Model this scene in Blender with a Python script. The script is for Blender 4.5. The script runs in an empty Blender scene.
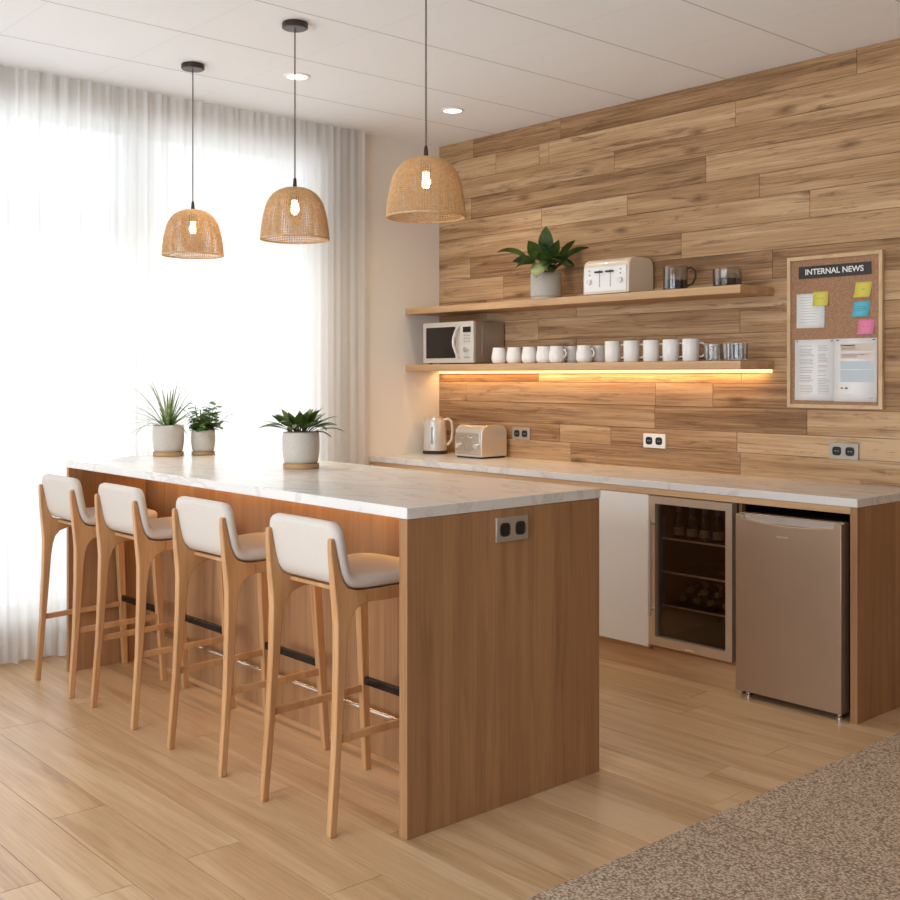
import bpy, bmesh, math, random
from mathutils import Vector, Matrix
random.seed(7)
PI = math.pi
SC = bpy.context.scene
COL = SC.collection

# ------------------------------------------------------------------ helpers
def lin(c):
    def f(v):
        v /= 255.0
        return v / 12.92 if v <= 0.04045 else ((v + 0.055) / 1.055) ** 2.4
    return (f(c[0]), f(c[1]), f(c[2]), 1.0)

def new_mat(name):
    m = bpy.data.materials.new(name); m.use_nodes = True
    nt = m.node_tree; nt.nodes.clear()
    out = nt.nodes.new('ShaderNodeOutputMaterial')
    return m, nt, out

def N(nt, t, **kw):
    n = nt.nodes.new(t)
    for k, v in kw.items():
        if k in n.inputs.keys(): n.inputs[k].default_value = v
        else: setattr(n, k, v)
    return n

def simple(name, rgb, rough=0.5, metal=0.0, bump=0.0, bscale=200.0, spec=0.5, vary=0.04, aniso=0.0, coat=0.0):
    m, nt, out = new_mat(name)
    b = N(nt, 'ShaderNodeBsdfPrincipled'); L = nt.links
    b.inputs['Roughness'].default_value = rough; b.inputs['Metallic'].default_value = metal
    b.inputs['Specular IOR Level'].default_value = spec
    b.inputs['Coat Weight'].default_value = coat
    tc = N(nt, 'ShaderNodeTexCoord')
    no = N(nt, 'ShaderNodeTexNoise'); no.inputs['Scale'].default_value = bscale; no.inputs['Detail'].default_value = 3
    L.new(tc.outputs['Object'], no.inputs['Vector'])
    r = N(nt, 'ShaderNodeValToRGB')
    c = lin(rgb)
    r.color_ramp.elements[0].position = 0.3; r.color_ramp.elements[1].position = 0.7
    r.color_ramp.elements[0].color = (c[0]*(1-vary), c[1]*(1-vary), c[2]*(1-vary), 1)
    r.color_ramp.elements[1].color = (min(1, c[0]*(1+vary)), min(1, c[1]*(1+vary)), min(1, c[2]*(1+vary)), 1)
    L.new(no.outputs['Fac'], r.inputs['Fac']); L.new(r.outputs['Color'], b.inputs['Base Color'])
    if bump:
        bp = N(nt, 'ShaderNodeBump'); bp.inputs['Strength'].default_value = bump; bp.inputs['Distance'].default_value = 0.002
        L.new(no.outputs['Fac'], bp.inputs['Height']); L.new(bp.outputs['Normal'], b.inputs['Normal'])
    L.new(b.outputs[0], out.inputs[0])
    return m

def emission(name, rgb, strength):
    m, nt, out = new_mat(name)
    e = N(nt, 'ShaderNodeEmission'); e.inputs['Color'].default_value = lin(rgb); e.inputs['Strength'].default_value = strength
    nt.links.new(e.outputs[0], out.inputs[0])
    return m

def wood(name, light, mid, dark, scale, rough=0.45, figure=0.5, knots=0.0, planks=False, bump=0.15, spec=0.4, tone_amt=0.0, warp=1.0, fine=.55):
    """scale = (x,y,z) stretch of the grain; small value = direction the grain runs in"""
    m, nt, out = new_mat(name); L = nt.links
    b = N(nt, 'ShaderNodeBsdfPrincipled'); b.inputs['Roughness'].default_value = rough
    b.inputs['Specular IOR Level'].default_value = spec
    tc = N(nt, 'ShaderNodeTexCoord'); vec = tc.outputs['Object']
    if planks:
        at = N(nt, 'ShaderNodeAttribute'); at.attribute_name = 'pid'
        mul = N(nt, 'ShaderNodeVectorMath', operation='SCALE'); mul.inputs[0].default_value = (7.3, 3.1, 5.7)
        L.new(at.outputs['Fac'], mul.inputs['Scale'])
        add = N(nt, 'ShaderNodeVectorMath', operation='ADD'); L.new(vec, add.inputs[0]); L.new(mul.outputs[0], add.inputs[1])
        vec = add.outputs[0]
    mp = N(nt, 'ShaderNodeMapping'); mp.inputs['Scale'].default_value = scale; L.new(vec, mp.inputs['Vector'])
    # broad figure
    n1 = N(nt, 'ShaderNodeTexNoise'); n1.inputs['Scale'].default_value = 1.0; n1.inputs['Detail'].default_value = 5
    n1.inputs['Distortion'].default_value = 1.2*warp
    L.new(mp.outputs[0], n1.inputs['Vector'])
    # growth rings from the broad figure
    mr = N(nt, 'ShaderNodeMath', operation='MULTIPLY'); mr.inputs[1].default_value = 34.0; L.new(n1.outputs['Fac'], mr.inputs[0])
    sn = N(nt, 'ShaderNodeMath', operation='SINE'); L.new(mr.outputs[0], sn.inputs[0])
    # fine pores
    mp2 = N(nt, 'ShaderNodeMapping'); mp2.inputs['Scale'].default_value = tuple(s*9 if s > min(scale)*1.5 else s*3 for s in scale)
    L.new(vec, mp2.inputs['Vector'])
    n2 = N(nt, 'ShaderNodeTexNoise'); n2.inputs['Scale'].default_value = 1.0; n2.inputs['Detail'].default_value = 8; n2.inputs['Roughness'].default_value = 0.75
    L.new(mp2.outputs[0], n2.inputs['Vector'])
    a1 = N(nt, 'ShaderNodeMath', operation='MULTIPLY_ADD'); a1.inputs[1].default_value = 0.075*figure; L.new(sn.outputs[0], a1.inputs[0]); L.new(n1.outputs['Fac'], a1.inputs[2])
    a2 = N(nt, 'ShaderNodeMath', operation='MULTIPLY_ADD'); a2.inputs[1].default_value = fine; a2.inputs[2].default_value = -fine*.49
    L.new(n2.outputs['Fac'], a2.inputs[0])
    a3 = N(nt, 'ShaderNodeMath', operation='ADD'); L.new(a1.outputs[0], a3.inputs[0]); L.new(a2.outputs[0], a3.inputs[1])
    fac = a3.outputs[0]
    if planks and tone_amt:
        tt = N(nt, 'ShaderNodeAttribute'); tt.attribute_name = 'tone'
        a4 = N(nt, 'ShaderNodeMath', operation='MULTIPLY_ADD'); a4.inputs[1].default_value = tone_amt
        L.new(tt.outputs['Fac'], a4.inputs[0]); L.new(fac, a4.inputs[2]); fac = a4.outputs[0]
    r = N(nt, 'ShaderNodeValToRGB'); cr = r.color_ramp
    cr.elements[0].position = 0.2; cr.elements[0].color = lin(dark)
    cr.elements[1].position = 0.8; cr.elements[1].color = lin(light)
    e = cr.elements.new(0.48); e.color = lin(mid)
    L.new(fac, r.inputs['Fac'])
    colour = r.outputs['Color']
    if knots:
        sx = N(nt, 'ShaderNodeSeparateXYZ'); L.new(vec, sx.inputs[0])
        ad = N(nt, 'ShaderNodeMath', operation='ADD'); L.new(sx.outputs['Y'], ad.inputs[0]); L.new(sx.outputs['Z'], ad.inputs[1])
        cb = N(nt, 'ShaderNodeCombineXYZ'); L.new(sx.outputs['X'], cb.inputs['X']); L.new(ad.outputs[0], cb.inputs['Y'])
        mk = N(nt, 'ShaderNodeMapping'); mk.inputs['Scale'].default_value = (2.6, 7.5, 1); L.new(cb.outputs[0], mk.inputs['Vector'])
        nk = N(nt, 'ShaderNodeTexNoise'); nk.inputs['Scale'].default_value = 5.0; nk.inputs['Detail'].default_value = 6; nk.inputs['Roughness'].default_value = .7; L.new(mk.outputs[0], nk.inputs['Vector'])
        mx = N(nt, 'ShaderNodeVectorMath', operation='MULTIPLY_ADD'); mx.inputs[1].default_value = (.28, .28, 0)
        L.new(nk.outputs['Color'], mx.inputs[0]); L.new(mk.outputs[0], mx.inputs[2])
        vo = N(nt, 'ShaderNodeTexVoronoi', voronoi_dimensions='2D'); vo.inputs['Scale'].default_value = .46; L.new(mx.outputs[0], vo.inputs['Vector'])
        kr = N(nt, 'ShaderNodeMapRange'); kr.inputs['From Min'].default_value = 0.015; kr.inputs['From Max'].default_value = 0.10
        kr.inputs['To Min'].default_value = knots; kr.inputs['To Max'].default_value = 0.0
        L.new(vo.outputs['Distance'], kr.inputs['Value'])
        # rough dark streaks along the grain
        ms = N(nt, 'ShaderNodeMapping'); ms.inputs['Scale'].default_value = tuple(2.0 if s == min(scale) else 26 for s in scale); L.new(vec, ms.inputs['Vector'])
        ns = N(nt, 'ShaderNodeTexNoise'); ns.inputs['Scale'].default_value = 1.3; ns.inputs['Detail'].default_value = 8; ns.inputs['Roughness'].default_value = .72; ns.inputs['Distortion'].default_value = 1.0
        L.new(ms.outputs[0], ns.inputs['Vector'])
        sr = N(nt, 'ShaderNodeMapRange'); sr.inputs['From Min'].default_value = 0.53; sr.inputs['From Max'].default_value = 0.68; sr.inputs['To Max'].default_value = knots
        L.new(ns.outputs['Fac'], sr.inputs['Value'])
        km = N(nt, 'ShaderNodeMath', operation='MAXIMUM'); L.new(kr.outputs[0], km.inputs[0]); L.new(sr.outputs[0], km.inputs[1])
        cm = N(nt, 'ShaderNodeMix', data_type='RGBA'); cm.inputs[7].default_value = lin((92, 62, 40))
        L.new(km.outputs[0], cm.inputs[0]); L.new(colour, cm.inputs[6]); colour = cm.outputs[2]
    L.new(colour, b.inputs['Base Color'])
    bp = N(nt, 'ShaderNodeBump'); bp.inputs['Strength'].default_value = bump; bp.inputs['Distance'].default_value = 0.002
    L.new(n2.outputs['Fac'], bp.inputs['Height']); L.new(bp.outputs['Normal'], b.inputs['Normal'])
    L.new(b.outputs[0], out.inputs[0])
    return m

def origin_of(p):
    o = Vector((0, 0, 0))
    while p is not None:
        o += p.location; p = p.parent
    return o

def smooth_by_angle(bm, deg):
    a = math.radians(deg)
    for f in bm.faces: f.smooth = True
    for e in bm.edges:
        e.smooth = (len(e.link_faces) == 2 and e.calc_face_angle(0) < a)

def obj(name, bm, mats, parent=None, bevel=0.0, seg=2, smooth=35, normals=True):
    """link a bmesh (written in world coordinates) as ONE mesh object"""
    if normals: bmesh.ops.recalc_face_normals(bm, faces=bm.faces)
    smooth_by_angle(bm, smooth)
    if parent is not None:
        o0 = origin_of(parent)
    else:
        xs = [v.co.x for v in bm.verts]; ys = [v.co.y for v in bm.verts]; zs = [v.co.z for v in bm.verts]
        o0 = Vector(((min(xs)+max(xs))/2, (min(ys)+max(ys))/2, min(zs)))
    bmesh.ops.translate(bm, verts=bm.verts, vec=-o0)
    me = bpy.data.meshes.new(name); bm.to_mesh(me); bm.free()
    o = bpy.data.objects.new(name, me); COL.objects.link(o)
    for m in (mats if isinstance(mats, (list, tuple)) else [mats]): me.materials.append(m)
    if parent is not None: o.parent = parent
    else: o.location = o0
    if bevel:
        bv = o.modifiers.new('Bevel', 'BEVEL'); bv.width = bevel; bv.segments = seg; bv.limit_method = 'ANGLE'; bv.angle_limit = math.radians(40)
        bv.harden_normals = False
    return o

def tag(o, label, cat, group=None):
    o['label'] = label; o['category'] = cat
    if group: o['group'] = group
    return o

def thing(name, label, cat, loc, group=None):
    o = bpy.data.objects.new(name, None); COL.objects.link(o); o.location = loc; o.empty_display_size = 0.1
    return tag(o, label, cat, group)

def struct(o): o['kind'] = 'structure'; return o

def dup(root, loc, rz=0.0, label=None, group=None, scale=None):
    r = root.copy(); COL.objects.link(r); r.location = loc; r.rotation_euler = (0, 0, rz)
    if label: r['label'] = label
    if group: r['group'] = group
    if scale: r.scale = scale
    for ch in list(root.children):
        c = ch.copy(); COL.objects.link(c); c.parent = r
        for g in list(ch.children):
            d = g.copy(); COL.objects.link(d); d.parent = c
    return r

def box(bm, x0, x1, y0, y1, z0, z1, mi=0):
    vs = [bm.verts.new(p) for p in ((x0,y0,z0),(x1,y0,z0),(x1,y1,z0),(x0,y1,z0),(x0,y0,z1),(x1,y0,z1),(x1,y1,z1),(x0,y1,z1))]
    fs = []
    for q in ((3,2,1,0),(4,5,6,7),(0,1,5,4),(1,2,6,5),(2,3,7,6),(3,0,4,7)):
        f = bm.faces.new([vs[i] for i in q]); f.material_index = mi; fs.append(f)
    return vs, fs

def prism(bm, pts, axis, a0, a1, mi=0):
    """2D outline extruded along axis. axis x: pts=(y,z); y: pts=(x,z); z: pts=(x,y)"""
    def P(p, a):
        return {'x': (a, p[0], p[1]), 'y': (p[0], a, p[1]), 'z': (p[0], p[1], a)}[axis]
    A = [bm.verts.new(P(p, a0)) for p in pts]; B = [bm.verts.new(P(p, a1)) for p in pts]
    n = len(pts)
    f = bm.faces.new(A); f.material_index = mi
    f = bm.faces.new(B[::-1]); f.material_index = mi
    for i in range(n):
        f = bm.faces.new((A[i], A[(i+1) % n], B[(i+1) % n], B[i])); f.material_index = mi

def lathe(bm, prof, c, seg=32, mi=0, closed=False):
    rings = []
    for r, z in prof:
        if r < 1e-6: rings.append([bm.verts.new((c[0], c[1], c[2]+z))])
        else: rings.append([bm.verts.new((c[0]+r*math.cos(2*PI*k/seg), c[1]+r*math.sin(2*PI*k/seg), c[2]+z)) for k in range(seg)])
    pairs = list(zip(rings, rings[1:]))
    if closed: pairs.append((rings[-1], rings[0]))
    for a, b in pairs:
        if len(a) == 1 and len(b) == 1: continue
        for k in range(seg):
            k2 = (k+1) % seg
            if len(a) == 1: vs = (a[0], b[k2], b[k])
            elif len(b) == 1: vs = (a[k], a[k2], b[0])
            else: vs = (a[k], a[k2], b[k2], b[k])
            f = bm.faces.new(vs); f.material_index = mi

def tube(bm, pts, r, seg=8, mi=0, closed=False, caps=True, flat=1.0):
    pts = [Vector(p) for p in pts]; n = len(pts); rings = []
    up = None
    for i, p in enumerate(pts):
        if closed: d = pts[(i+1) % n] - pts[i-1]
        else: d = pts[min(i+1, n-1)] - pts[max(i-1, 0)]
        d.normalize()
        if up is None:
            up = Vector((0, 0, 1)) if abs(d.z) < 0.9 else Vector((0, 1, 0))
        s = d.cross(up); s.normalize(); u = s.cross(d); u.normalize(); up = u
        rr = r[i] if isinstance(r, (list, tuple)) else r
        rings.append([bm.verts.new(p + s*rr*math.cos(2*PI*k/seg) + u*rr*flat*math.sin(2*PI*k/seg)) for k in range(seg)])
    pr = list(zip(rings, rings[1:]))
    if closed: pr.append((rings[-1], rings[0]))
    for a, b in pr:
        for k in range(seg):
            f = bm.faces.new((a[k], a[(k+1) % seg], b[(k+1) % seg], b[k])); f.material_index = mi
    if caps and not closed:
        f = bm.faces.new(rings[0]); f.material_index = mi
        f = bm.faces.new(rings[-1][::-1]); f.material_index = mi

def hexa(bm, lo, hi, mi=0):
    """lo, hi: four corners each"""
    A = [bm.verts.new(p) for p in lo]; B = [bm.verts.new(p) for p in hi]
    for vs in (A[::-1], B): bm.faces.new(vs).material_index = mi
    for i in range(4): bm.faces.new((A[i], A[(i+1) % 4], B[(i+1) % 4], B[i])).material_index = mi

def NB(): return bmesh.new()

# ------------------------------------------------------------------ materials
M = {}
M['oak_v'] = wood('oak_veneer', (176,132,92), (158,116,79), (134,95,62), (13, 13, 0.8), rough=.5, figure=.5, bump=.06, spec=.3, warp=.35, fine=.8)
M['oak_h'] = wood('oak_shelf', (214,176,134), (198,158,116), (168,126,86), (0.8, 9, 9), rough=.5, figure=.35, bump=.08, spec=.3)
M['stool_wood'] = wood('stool_oak', (206,160,112), (188,140,94), (155,108,68), (12, 12, 1.3), rough=.42, figure=.3, bump=.06)
M['floor'] = wood('floor_oak', (214,182,144), (196,160,120), (168,130,92), (.8, 10, 10), rough=.33, figure=.7, knots=.13, planks=True, bump=.06, spec=.5, tone_amt=.09, warp=.5, fine=.85)
M['wallwood'] = wood('reclaimed_oak', (206,171,132), (178,139,100), (130,95,64), (0.75, 10, 15.0), rough=.62, figure=.5, knots=.72, planks=True, bump=.3, spec=.25, tone_amt=.2, warp=.35, fine=1.15)
M['frame_wood'] = wood('pale_frame_wood', (222,190,148), (208,174,132), (180,142,100), (6, 6, 6), rough=.5, figure=.2, bump=.05)
M['white_door'] = simple('white_lacquer', (236,232,226), .35, vary=.01)
M['wall'] = simple('painted_wall', (238,229,218), .85, bump=.05, bscale=300, spec=.2, vary=.01)
M['fabric'] = simple('oat_fabric', (206,197,187), .92, bump=.35, bscale=420, spec=.15, vary=.06)
M['steel'] = simple('brushed_steel', (214,196,174), .36, .7, vary=.03, bscale=40)
M['fridge_steel'] = simple('fridge_steel', (184,160,136), .42, .72, vary=.02, bscale=6)
M['trim_light'] = simple('shelf_trim', (224,214,202), .4, .1, vary=.01)
M['chrome'] = simple('chrome', (225,222,216), .2, 1.0, vary=.01)
M['satin'] = simple('satin_silver', (222,214,204), .3, .65, vary=.02)
M['dark_metal'] = simple('dark_bronze_metal', (72,60,52), .38, .7, vary=.04)
M['black'] = simple('black_plastic', (26,23,21), .45, vary=.05)
M['black_bar'] = simple('black_bar_metal', (44,40,38), .25, .7, vary=.05)
M['cavity'] = simple('dark_interior', (74,62,54), .6, vary=.05)
M['mw_body'] = simple('microwave_steel', (178,168,156), .4, .6, vary=.02)
M['mw_front'] = simple('microwave_front', (214,208,200), .35, .35, vary=.02)
M['dark_glass'] = simple('dark_glass', (26,22,19), .12, vary=.03, spec=.6)
M['ceramic'] = simple('white_ceramic', (238,234,228), .25, vary=.01)
M['pot'] = simple('speckled_stoneware', (196,186,174), .6, bump=.25, bscale=160, vary=.08)
M['cork_saucer'] = wood('saucer_wood', (200,164,118), (184,146,100), (150,112,72), (5, 5, 30), rough=.6, figure=.2)
M['soil'] = simple('soil', (62,46,36), .95, bump=.8, bscale=180, vary=.3)
M['cream'] = simple('cream_enamel', (232,216,194), .3, vary=.015, coat=.3)
M['white_face'] = simple('white_enamel', (242,240,236), .3, vary=.01)
M['outlet'] = simple('outlet_metal', (178,168,156), .4, .5, vary=.03)
M['outlet_white'] = simple('outlet_white', (238,236,232), .4, vary=.01)
M['kettle'] = simple('kettle_silver', (222,219,214), .28, .35, vary=.02)
M['cord'] = simple('cord_grey', (92,82,74), .6, vary=.05)
M['sign'] = simple('sign_black', (44,36,32), .5, vary=.04)
M['paper'] = simple('paper', (238,236,232), .8, vary=.01)
M['print'] = simple('print_grey', (186,180,174), .8, vary=.05)
M['print_dark'] = simple('print_dark', (90,84,80), .8, vary=.05)
M['print_tan'] = simple('print_tan', (214,198,180), .8, vary=.03)
M['print_pink'] = simple('print_pinkish', (224,205,194), .8, vary=.02)
M['print_blue'] = simple('print_blue_grey', (196,204,208), .8, vary=.02)
M['print_red'] = simple('print_red', (176,84,70), .8, vary=.03)
M['yellow'] = simple('sticky_yellow', (224,208,92), .75, vary=.02)
M['cyan'] = simple('sticky_blue', (98,190,208), .75, vary=.02)
M['pink'] = simple('sticky_pink', (236,136,170), .75, vary=.02)
M['bottle'] = simple('dark_bottle_glass', (34,26,20), .15, vary=.05)
M['bottle_label'] = simple('bottle_label', (150,140,128), .7, vary=.12, bscale=90)
M['bottle_cap'] = simple('bottle_cap_pale', (128,120,110), .5, vary=.05)
M['bottle_cap_blue'] = simple('bottle_cap_blue', (70,88,160), .5, vary=.05)
M['coffee'] = simple('dark_drink', (34,26,24), .2, vary=.05)
M['frame_white'] = simple('window_frame_white', (225,225,222), .5, vary=.01)
M['led'] = emission('led_strip_wall_glow', (255,208,136), 2.4)
M['led_dim'] = emission('led_under_counter', (255,196,112), 6.0)
M['bulb'] = emission('bulb_warm', (255,214,150), 16.0)
M['downlight'] = emission('downlight_glow', (255,246,232), 3.0)

# cork
def cork():
    m, nt, out = new_mat('cork'); L = nt.links
    b = N(nt, 'ShaderNodeBsdfPrincipled'); b.inputs['Roughness'].default_value = .9; b.inputs['Specular IOR Level'].default_value = .15
    tc = N(nt, 'ShaderNodeTexCoord')
    n = N(nt, 'ShaderNodeTexNoise'); n.inputs['Scale'].default_value = 130; n.inputs['Detail'].default_value = 5; n.inputs['Roughness'].default_value = .8
    L.new(tc.outputs['Object'], n.inputs['Vector'])
    r = N(nt, 'ShaderNodeValToRGB'); r.color_ramp.elements[0].position = .3; r.color_ramp.elements[0].color = lin((138,100,74))
    r.color_ramp.elements[1].position = .7; r.color_ramp.elements[1].color = lin((192,150,118))
    L.new(n.outputs['Fac'], r.inputs['Fac']); L.new(r.outputs[0], b.inputs['Base Color']); L.new(b.outputs[0], out.inputs[0])
    return m
M['cork'] = cork()

def stone():
    m, nt, out = new_mat('pale_quartz'); L = nt.links
    b = N(nt, 'ShaderNodeBsdfPrincipled'); b.inputs['Roughness'].default_value = .22; b.inputs['Specular IOR Level'].default_value = .5
    tc = N(nt, 'ShaderNodeTexCoord')
    mp = N(nt, 'ShaderNodeMapping'); mp.inputs['Scale'].default_value = (1.0, 2.4, 1.4); mp.inputs['Rotation'].default_value = (0, 0, .35); L.new(tc.outputs['Object'], mp.inputs['Vector'])
    n = N(nt, 'ShaderNodeTexNoise'); n.inputs['Scale'].default_value = 1.7; n.inputs['Detail'].default_value = 9; n.inputs['Distortion'].default_value = 1.2; n.inputs['Roughness'].default_value = .6
    L.new(mp.outputs[0], n.inputs['Vector'])
    s = N(nt, 'ShaderNodeMath', operation='SUBTRACT'); s.inputs[1].default_value = .5; L.new(n.outputs['Fac'], s.inputs[0])
    ab = N(nt, 'ShaderNodeMath', operation='ABSOLUTE'); L.new(s.outputs[0], ab.inputs[0])
    r = N(nt, 'ShaderNodeValToRGB'); r.color_ramp.elements[0].position = 0.0; r.color_ramp.elements[0].color = lin((206,200,193))
    r.color_ramp.elements[1].position = .035; r.color_ramp.elements[1].color = lin((222,217,211))
    L.new(ab.outputs[0], r.inputs['Fac'])
    n3 = N(nt, 'ShaderNodeTexNoise'); n3.inputs['Scale'].default_value = 260; n3.inputs['Detail'].default_value = 2; L.new(tc.outputs['Object'], n3.inputs['Vector'])
    r3 = N(nt, 'ShaderNodeValToRGB'); r3.color_ramp.elements[0].position = .32; r3.color_ramp.elements[0].color = (.8, .8, .8, 1); r3.color_ramp.elements[1].position = .44; r3.color_ramp.elements[1].color = (1, 1, 1, 1)
    L.new(n3.outputs['Fac'], r3.inputs['Fac'])
    mx = N(nt, 'ShaderNodeMix', data_type='RGBA', blend_type='MULTIPLY'); mx.inputs[0].default_value = .6
    L.new(r.outputs[0], mx.inputs[6]); L.new(r3.outputs[0], mx.inputs[7])
    L.new(mx.outputs[2], b.inputs['Base Color']); L.new(b.outputs[0], out.inputs[0])
    return m
M['stone'] = stone()

def ceiling_mat():
    m, nt, out = new_mat('ceiling_panels'); L = nt.links
    b = N(nt, 'ShaderNodeBsdfPrincipled'); b.inputs['Roughness'].default_value = .9; b.inputs['Specular IOR Level'].default_value = .15
    tc = N(nt, 'ShaderNodeTexCoord'); sx = N(nt, 'ShaderNodeSeparateXYZ'); L.new(tc.outputs['Object'], sx.inputs[0])
    def lines(axis, start, step, width):
        a = N(nt, 'ShaderNodeMath', operation='SUBTRACT'); a.inputs[1].default_value = start; L.new(sx.outputs[axis], a.inputs[0])
        d = N(nt, 'ShaderNodeMath', operation='DIVIDE'); d.inputs[1].default_value = step; L.new(a.outputs[0], d.inputs[0])
        f = N(nt, 'ShaderNodeMath', operation='FRACT'); L.new(d.outputs[0], f.inputs[0])
        s = N(nt, 'ShaderNodeMath', operation='SUBTRACT'); s.inputs[1].default_value = .5; L.new(f.outputs[0], s.inputs[0])
        ab = N(nt, 'ShaderNodeMath', operation='ABSOLUTE'); L.new(s.outputs[0], ab.inputs[0])
        g = N(nt, 'ShaderNodeMath', operation='GREATER_THAN'); g.inputs[1].default_value = .5 - width/step/2; L.new(ab.outputs[0], g.inputs[0])
        return g.outputs[0]
    gx = lines('X', 1.08, .565, .007); gy = lines('Y', -0.61, .6, .005)
    c1 = N(nt, 'ShaderNodeMix', data_type='RGBA'); c1.inputs[6].default_value = lin((248,249,250)); c1.inputs[7].default_value = lin((240,240,240)); L.new(gy, c1.inputs[0])
    c2 = N(nt, 'ShaderNodeMix', data_type='RGBA'); c2.inputs[7].default_value = lin((196,190,182)); L.new(c1.outputs[2], c2.inputs[6]); L.new(gx, c2.inputs[0])
    L.new(c2.outputs[2], b.inputs['Base Color']); L.new(b.outputs[0], out.inputs[0])
    return m
M['ceiling'] = ceiling_mat()

def carpet_mat():
    m, nt, out = new_mat('loop_pile'); L = nt.links
    b = N(nt, 'ShaderNodeBsdfPrincipled'); b.inputs['Roughness'].default_value = .97; b.inputs['Specular IOR Level'].default_value = .1
    tc = N(nt, 'ShaderNodeTexCoord')
    v = N(nt, 'ShaderNodeTexVoronoi'); v.inputs['Scale'].default_value = 125; L.new(tc.outputs['Object'], v.inputs['Vector'])
    n = N(nt, 'ShaderNodeTexNoise'); n.inputs['Scale'].default_value = 60; n.inputs['Detail'].default_value = 4; L.new(tc.outputs['Object'], n.inputs['Vector'])
    a = N(nt, 'ShaderNodeMath', operation='MULTIPLY_ADD'); a.inputs[1].default_value = -.75; a.inputs[2].default_value = .62; L.new(v.outputs['Distance'], a.inputs[0])
    a2 = N(nt, 'ShaderNodeMath', operation='ADD'); L.new(a.outputs[0], a2.inputs[0])
    ns = N(nt, 'ShaderNodeMath', operation='MULTIPLY_ADD'); ns.inputs[1].default_value = .36; ns.inputs[2].default_value = -.18; L.new(n.outputs['Fac'], ns.inputs[0]); L.new(ns.outputs[0], a2.inputs[1])
    r = N(nt, 'ShaderNodeValToRGB'); r.color_ramp.elements[0].position = .05; r.color_ramp.elements[0].color = lin((146,123,102))
    r.color_ramp.elements[1].position = .62; r.color_ramp.elements[1].color = lin((234,212,188))
    L.new(a2.outputs[0], r.inputs['Fac'])
    # seams between the carpet tiles, one metre apart across the run
    sx = N(nt, 'ShaderNodeSeparateXYZ'); L.new(tc.outputs['Object'], sx.inputs[0])
    s1 = N(nt, 'ShaderNodeMath', operation='ADD'); s1.inputs[1].default_value = 10.0 + 0.0; L.new(sx.outputs['Y'], s1.inputs[0])
    fr = N(nt, 'ShaderNodeMath', operation='FRACT'); L.new(s1.outputs[0], fr.inputs[0])
    s2 = N(nt, 'ShaderNodeMath', operation='SUBTRACT'); s2.inputs[1].default_value = SEAM; L.new(fr.outputs[0], s2.inputs[0])
    s3 = N(nt, 'ShaderNodeMath', operation='ABSOLUTE'); L.new(s2.outputs[0], s3.inputs[0])
    s4 = N(nt, 'ShaderNodeMath', operation='LESS_THAN'); s4.inputs[1].default_value = .003; L.new(s3.outputs[0], s4.inputs[0])
    s5 = N(nt, 'ShaderNodeMath', operation='MULTIPLY'); s5.inputs[1].default_value = .45; L.new(s4.outputs[0], s5.inputs[0])
    mx = N(nt, 'ShaderNodeMix', data_type='RGBA'); mx.inputs[7].default_value = lin((96,76,60)); L.new(s5.outputs[0], mx.inputs[0]); L.new(r.outputs[0], mx.inputs[6])
    L.new(mx.outputs[2], b.inputs['Base Color'])
    bp = N(nt, 'ShaderNodeBump'); bp.inputs['Strength'].default_value = .8; bp.inputs['Distance'].default_value = .004
    L.new(a2.outputs[0], bp.inputs['Height']); L.new(bp.outputs[0], b.inputs['Normal'])
    L.new(b.outputs[0], out.inputs[0])
    return m
SEAM = 0.35
M['carpet'] = carpet_mat()

def sheer():
    m, nt, out = new_mat('sheer_voile'); L = nt.links
    d = N(nt, 'ShaderNodeBsdfDiffuse'); d.inputs['Color'].default_value = (.9, .895, .885, 1)
    t = N(nt, 'ShaderNodeBsdfTranslucent'); t.inputs['Color'].default_value = (.9, .895, .885, 1)
    tr = N(nt, 'ShaderNodeBsdfTransparent')
    m1 = N(nt, 'ShaderNodeMixShader'); m1.inputs[0].default_value = .52; L.new(d.outputs[0], m1.inputs[1]); L.new(t.outputs[0], m1.inputs[2])
    m2 = N(nt, 'ShaderNodeMixShader'); m2.inputs[0].default_value = .14; L.new(m1.outputs[0], m2.inputs[1]); L.new(tr.outputs[0], m2.inputs[2])
    L.new(m2.outputs[0], out.inputs[0]); return m
M['sheer'] = sheer()

def thin_glass(name, tint=(1, 1, 1), gloss=.06, alpha=0.0, ac=(.6, .6, .6)):
    m, nt, out = new_mat(name); L = nt.links
    tr = N(nt, 'ShaderNodeBsdfTransparent'); tr.inputs['Color'].default_value = (*tint, 1)
    g = N(nt, 'ShaderNodeBsdfGlossy'); g.inputs['Roughness'].default_value = .05
    fr = N(nt, 'ShaderNodeLayerWeight'); fr.inputs['Blend'].default_value = .35
    mr = N(nt, 'ShaderNodeMapRange'); mr.inputs['To Min'].default_value = gloss; mr.inputs['To Max'].default_value = .4; L.new(fr.outputs['Fresnel'], mr.inputs['Value'])
    mx = N(nt, 'ShaderNodeMixShader'); L.new(mr.outputs[0], mx.inputs[0]); L.new(tr.outputs[0], mx.inputs[1]); L.new(g.outputs[0], mx.inputs[2])
    L.new(mx.outputs[0], out.inputs[0]); return m
M['pane'] = thin_glass('window_glass', (.97, .98, .97), .03)
M['cooler_glass'] = thin_glass('cooler_glass', (.72, .66, .6), .03)
M['glass'] = thin_glass('drinking_glass', (.93, .93, .92), .03)
M['smoked'] = thin_glass('smoked_glass', (.86, .85, .83), .03)

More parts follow.
